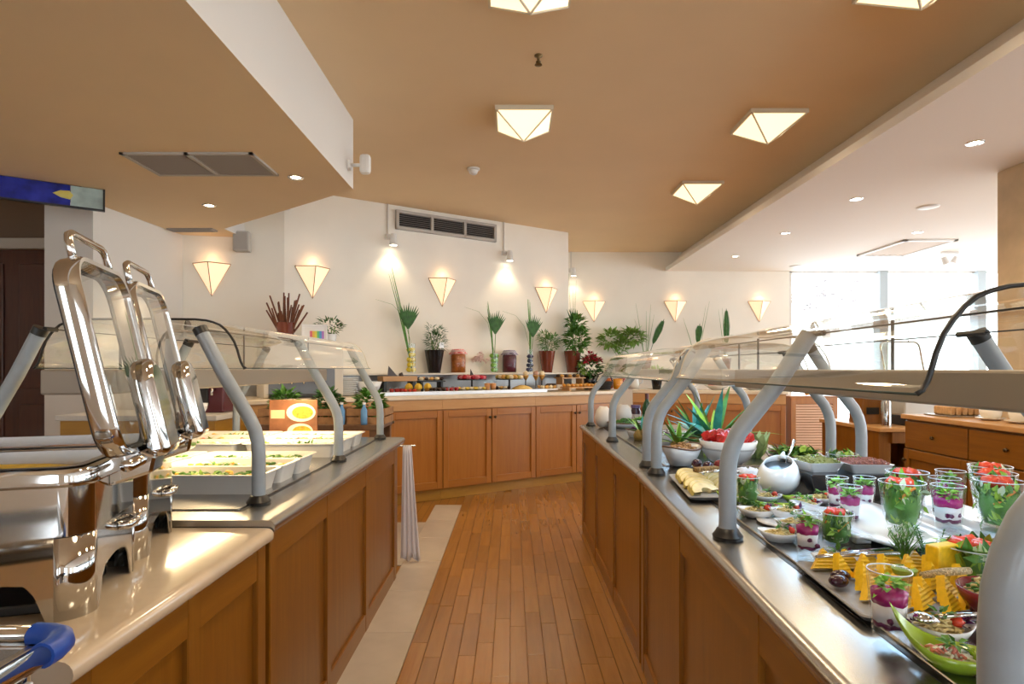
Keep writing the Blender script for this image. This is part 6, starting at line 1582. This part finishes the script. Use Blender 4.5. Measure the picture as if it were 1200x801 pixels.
# leaf tray with brown rim behind the pitcher
p = spot(931, 546, ZP)
t = thing('lettuce_tray', 'oblong white tray with brown rim full of mixed lettuce', 'tray', tuple(p), rad(-18)); w, l, h = 0.22, 0.18, 0.05
g = G()
def rg4(ww, ll, z): return [(x, y, z) for x, y in rrect(ww, ll, 0.03, 4)]
g.grid([rg4(w - 0.06, l - 0.06, 0), rg4(w, l, h), rg4(w - 0.01, l - 0.01, h), rg4(w - 0.06, l - 0.06, 0.008)], closed=True); r0 = rg4(w - 0.06, l - 0.06, 0.008); g.add(r0, [tuple(range(len(r0)))]); part('tray', g, WHITE, t, smooth=True, auto=40)
g = G(); g.tube(rg4(w - 0.005, l - 0.005, h), 0.005, 6, closed=True); part('rim', g, BRIM, t, smooth=True)
rg = random.Random(44)
for nm, m_, n in (('green_lettuce', LEAFM, 120), ('pale_lettuce', LEAFL, 60), ('red_lettuce', mat('red_lettuce', (0.16, 0.06, 0.03), 0.5), 40)):
    g = G()
    for _ in range(n): g.leaf((rg.uniform(-.075, .075), rg.uniform(-.05, .05), rg.uniform(.02, .065)), (rg.uniform(-1, 1), rg.uniform(-1, 1), rg.uniform(.1, 1)), (0, 0, 1), 0.05, 0.03, 0.4, 3)
    part(nm, g, m_, t, smooth=True, kind='stuff')
t = thing('lettuce_heart', 'pale lettuce heart standing between the watermelon bowl and lettuce tray', 'lettuce', tuple(spot(886, 536, ZP)))
for i in range(9):
    a = i * 2.4; g = G(); g.leaf((0, 0, 0), (math.cos(a) * 0.4, math.sin(a) * 0.4, 1), (math.cos(a), math.sin(a), 0), 0.14, 0.07, -0.1, 5); part('leaf', g, mat('pale_lettuce_leaf', (0.45, 0.55, 0.22), 0.5, var=0.2, vscale=30), t, smooth=True)
# white pitcher, tilted opening
p = spot(912, 578, ZP)
t = thing('tilted_pitcher', 'round white porcelain pitcher with slanted dark opening', 'pitcher', tuple(p), rad(48))
prof = [(0.030, 0), (0.050, 0.012), (0.065, 0.038), (0.068, 0.060), (0.061, 0.088), (0.048, 0.106), (0.044, 0.106), (0.056, 0.088), (0.062, 0.060), (0.03, 0.02)]
n = 32; KT = 0.42
def sheared(r, z): return [(r * math.cos(2*PI*j/n), r * math.sin(2*PI*j/n), z + KT * (z / 0.106) ** 2 * r * math.cos(2*PI*j/n)) for j in range(n)]
rows = [sheared(r, z) for r, z in prof]
g = G(); g.grid(rows, closed=True); g.add(rows[0], [tuple(range(n))]); g.add(rows[-1], [tuple(range(n))]); part('body', g, WHITE, t, smooth=True)
g = G(); g.add(sheared(0.052, 0.090), [tuple(range(n))]); part('opening_shade', g, mat('dark_opening_shade', (0.05, 0.055, 0.06), 0.2), t)  # flat dark disc imitates the shade inside the pitcher mouth
g = G(); e = rows[5][0]; g.tube([(e[0] - 0.008, 0, e[2] - 0.012), (e[0] + 0.006, 0, e[2] + 0.010)], [0.014, 0.004], 8); part('spout', g, WHITE, t, smooth=True)
spoon('steel ladle handle leaning out of the white pitcher', (p.x + 0.03, p.y + 0.02, ZP + 0.09), (0.45, 0.2, 0.9), 0.10, 'ladle', 'ladle')
# raised black stand with square grain dishes
t = thing('black_riser', 'glossy black riser under the two square grain dishes', 'riser', (0.982, 1.93, ZP))
g = G(); g.add([(0, 0, 0), (0.30, 0, 0), (0.30, 0.22, 0), (0, 0.22, 0), (0.0, 0.03, 0.075), (0.30, 0.03, 0.075), (0.30, 0.22, 0.075), (0, 0.22, 0.075)], [(0, 1, 5, 4), (1, 2, 6, 5), (2, 3, 7, 6), (3, 0, 4, 7), (4, 5, 6, 7), (0, 3, 2, 1)]); part('body', g, BLACKM, t, bevel=0.003)
def square_dish(label, c, w, l, fm, bits, seed, rz):
    t = thing('square_dish', label, 'dish', c, rz); rg = random.Random(seed); h = 0.032
    def q4(ww, ll, z): return [(x, y, z) for x, y in rrect(ww, ll, 0.008, 3)]
    g = G(); g.grid([q4(w * .72, l * .72, 0), q4(w, l, h), q4(w - 0.008, l - 0.008, h), q4(w * .72, l * .72, 0.006)], closed=True); r0 = q4(w * .72, l * .72, 0.006); g.add(r0, [tuple(range(len(r0)))]); part('dish', g, WHITE, t, smooth=True, auto=40)
    g = G(); g.grid([q4(w * .94, l * .94, h - 0.006), q4(w * .6, l * .6, h + 0.006), q4(0.01, 0.01, h + 0.010)], closed=True); part('grain_bed', g, fm, t, smooth=True)
    g = G()
    for _ in range(150): g.blob((rg.uniform(-.42, .42) * w, rg.uniform(-.42, .42) * l, h + rg.uniform(0, .008)), 0.005, rg)
    part('grains', g, bits, t, kind='stuff')
square_dish('square white dish of green lentils on the black riser', (1.052, 2.06, ZP + 0.075), 0.125, 0.12, mat('green_lentils', (0.17, 0.17, 0.04), 0.6), mat('lentil_bits', (0.22, 0.22, 0.05), 0.6, var=0.4, vscale=200), 1, 0.1)
square_dish('square white dish of red-brown quinoa on the black riser', (1.195, 2.04, ZP + 0.075), 0.145, 0.14, mat('red_quinoa', (0.26, 0.09, 0.07), 0.7), mat('quinoa_bits', (0.34, 0.14, 0.11), 0.7, var=0.4, vscale=200), 2, -0.05)
t = thing('white_cream_dish', 'low white dish of cream cheese behind the pitcher', 'dish', tuple(spot(880, 562, ZP)))
part('bowl', boat_mesh(0.055, 0.05, 0.03), WHITE, t, smooth=True)
g = G(); heapg = [g.blob((R.uniform(-.03, .03), R.uniform(-.03, .03), 0.03), 0.018, R) for _ in range(10)]; part('cream_curds', g, YOG, t, smooth=True)
# things at the far end of the salad counter
for k, (u, v) in enumerate(((707, 498), (731, 495))):
    t = thing('egg_vase', ['matt cream egg-shaped vase at the far counter corner', 'matt cream egg-shaped vase beside the dark jar'][k], 'vase', tuple(spot(u, v + 2, ZP)))
    g = G(); g.lathe([(0, 0), (0.03, 0), (0.055, 0.03), (0.062, 0.075), (0.052, 0.12), (0.03, 0.15), (0.022, 0.15), (0.045, 0.11), (0, 0.03)], 28); part('body', g, mat('matt_cream_clay', (0.66, 0.60, 0.54), 0.7), t, smooth=True)
t = thing('dark_jar', 'dark pickle jar with a patterned lid beside the wine bottle', 'jar', tuple(spot(745, 495, ZP)))
g = G(); g.lathe([(0, 0), (0.04, 0), (0.042, 0.09), (0.034, 0.105), (0.034, 0.12), (0, 0.12)], 20); part('glass', g, mat('dark_pickle_glass', (0.05, 0.02, 0.03), 0.12), t, smooth=True, auto=50)
g = G(); g.lathe([(0, 0.118), (0.038, 0.118), (0.038, 0.14), (0, 0.142)], 20); part('lid', g, mat('purple_lid', (0.12, 0.08, 0.2), 0.4), t, smooth=True, auto=50)
g = G(); g.lathe([(0.0425, 0.03), (0.0427, 0.07)], 20); part('paper_label', g, mat('cream_label', (0.6, 0.5, 0.45), 0.6), t, smooth=True)
t = thing('wine_bottle', 'dark green glass bottle behind the pineapple leaves', 'bottle', tuple(spot(758, 496, ZP)))
g = G(); g.lathe([(0, 0), (0.036, 0), (0.037, 0.12), (0.03, 0.15), (0.014, 0.18), (0.013, 0.23)], 20); part('body', g, mat('green_bottle_glass', (0.01, 0.05, 0.012), 0.08), t, smooth=True)
g = G(); g.lathe([(0.0145, 0.19), (0.015, 0.232), (0, 0.234)], 16); part('capsule', g, mat('maroon_capsule', (0.10, 0.02, 0.015), 0.4), t, smooth=True, auto=50)

# pale blossom tree out beyond the windows
t = thing('blossom_tree', 'pale blossoming tree outside the tall windows', 'tree', (7.1, 13.5, 0)); rg = random.Random(77)
g = G(); g.tube([(0, 0, 0), (0.1, 0, 1.5), (-0.1, 0, 2.6)], [0.12, 0.10, 0.06], 8); part('trunk', g, mat('pale_bark', (0.6, 0.56, 0.53), 0.8), t)
g = G()
for c, r in (((-0.5, 0, 3.1), 0.55), ((0.3, 0, 3.3), 0.6), ((-0.1, 0, 2.7), 0.4), ((0.9, 0, 3.0), 0.4)): leafball(g, c, r, r, r * 0.8, 160, 0.14, 0.09, rg)
part('crown', g, mat('pale_blossom', (0.42, 0.38, 0.38), 0.7), t, kind='stuff')
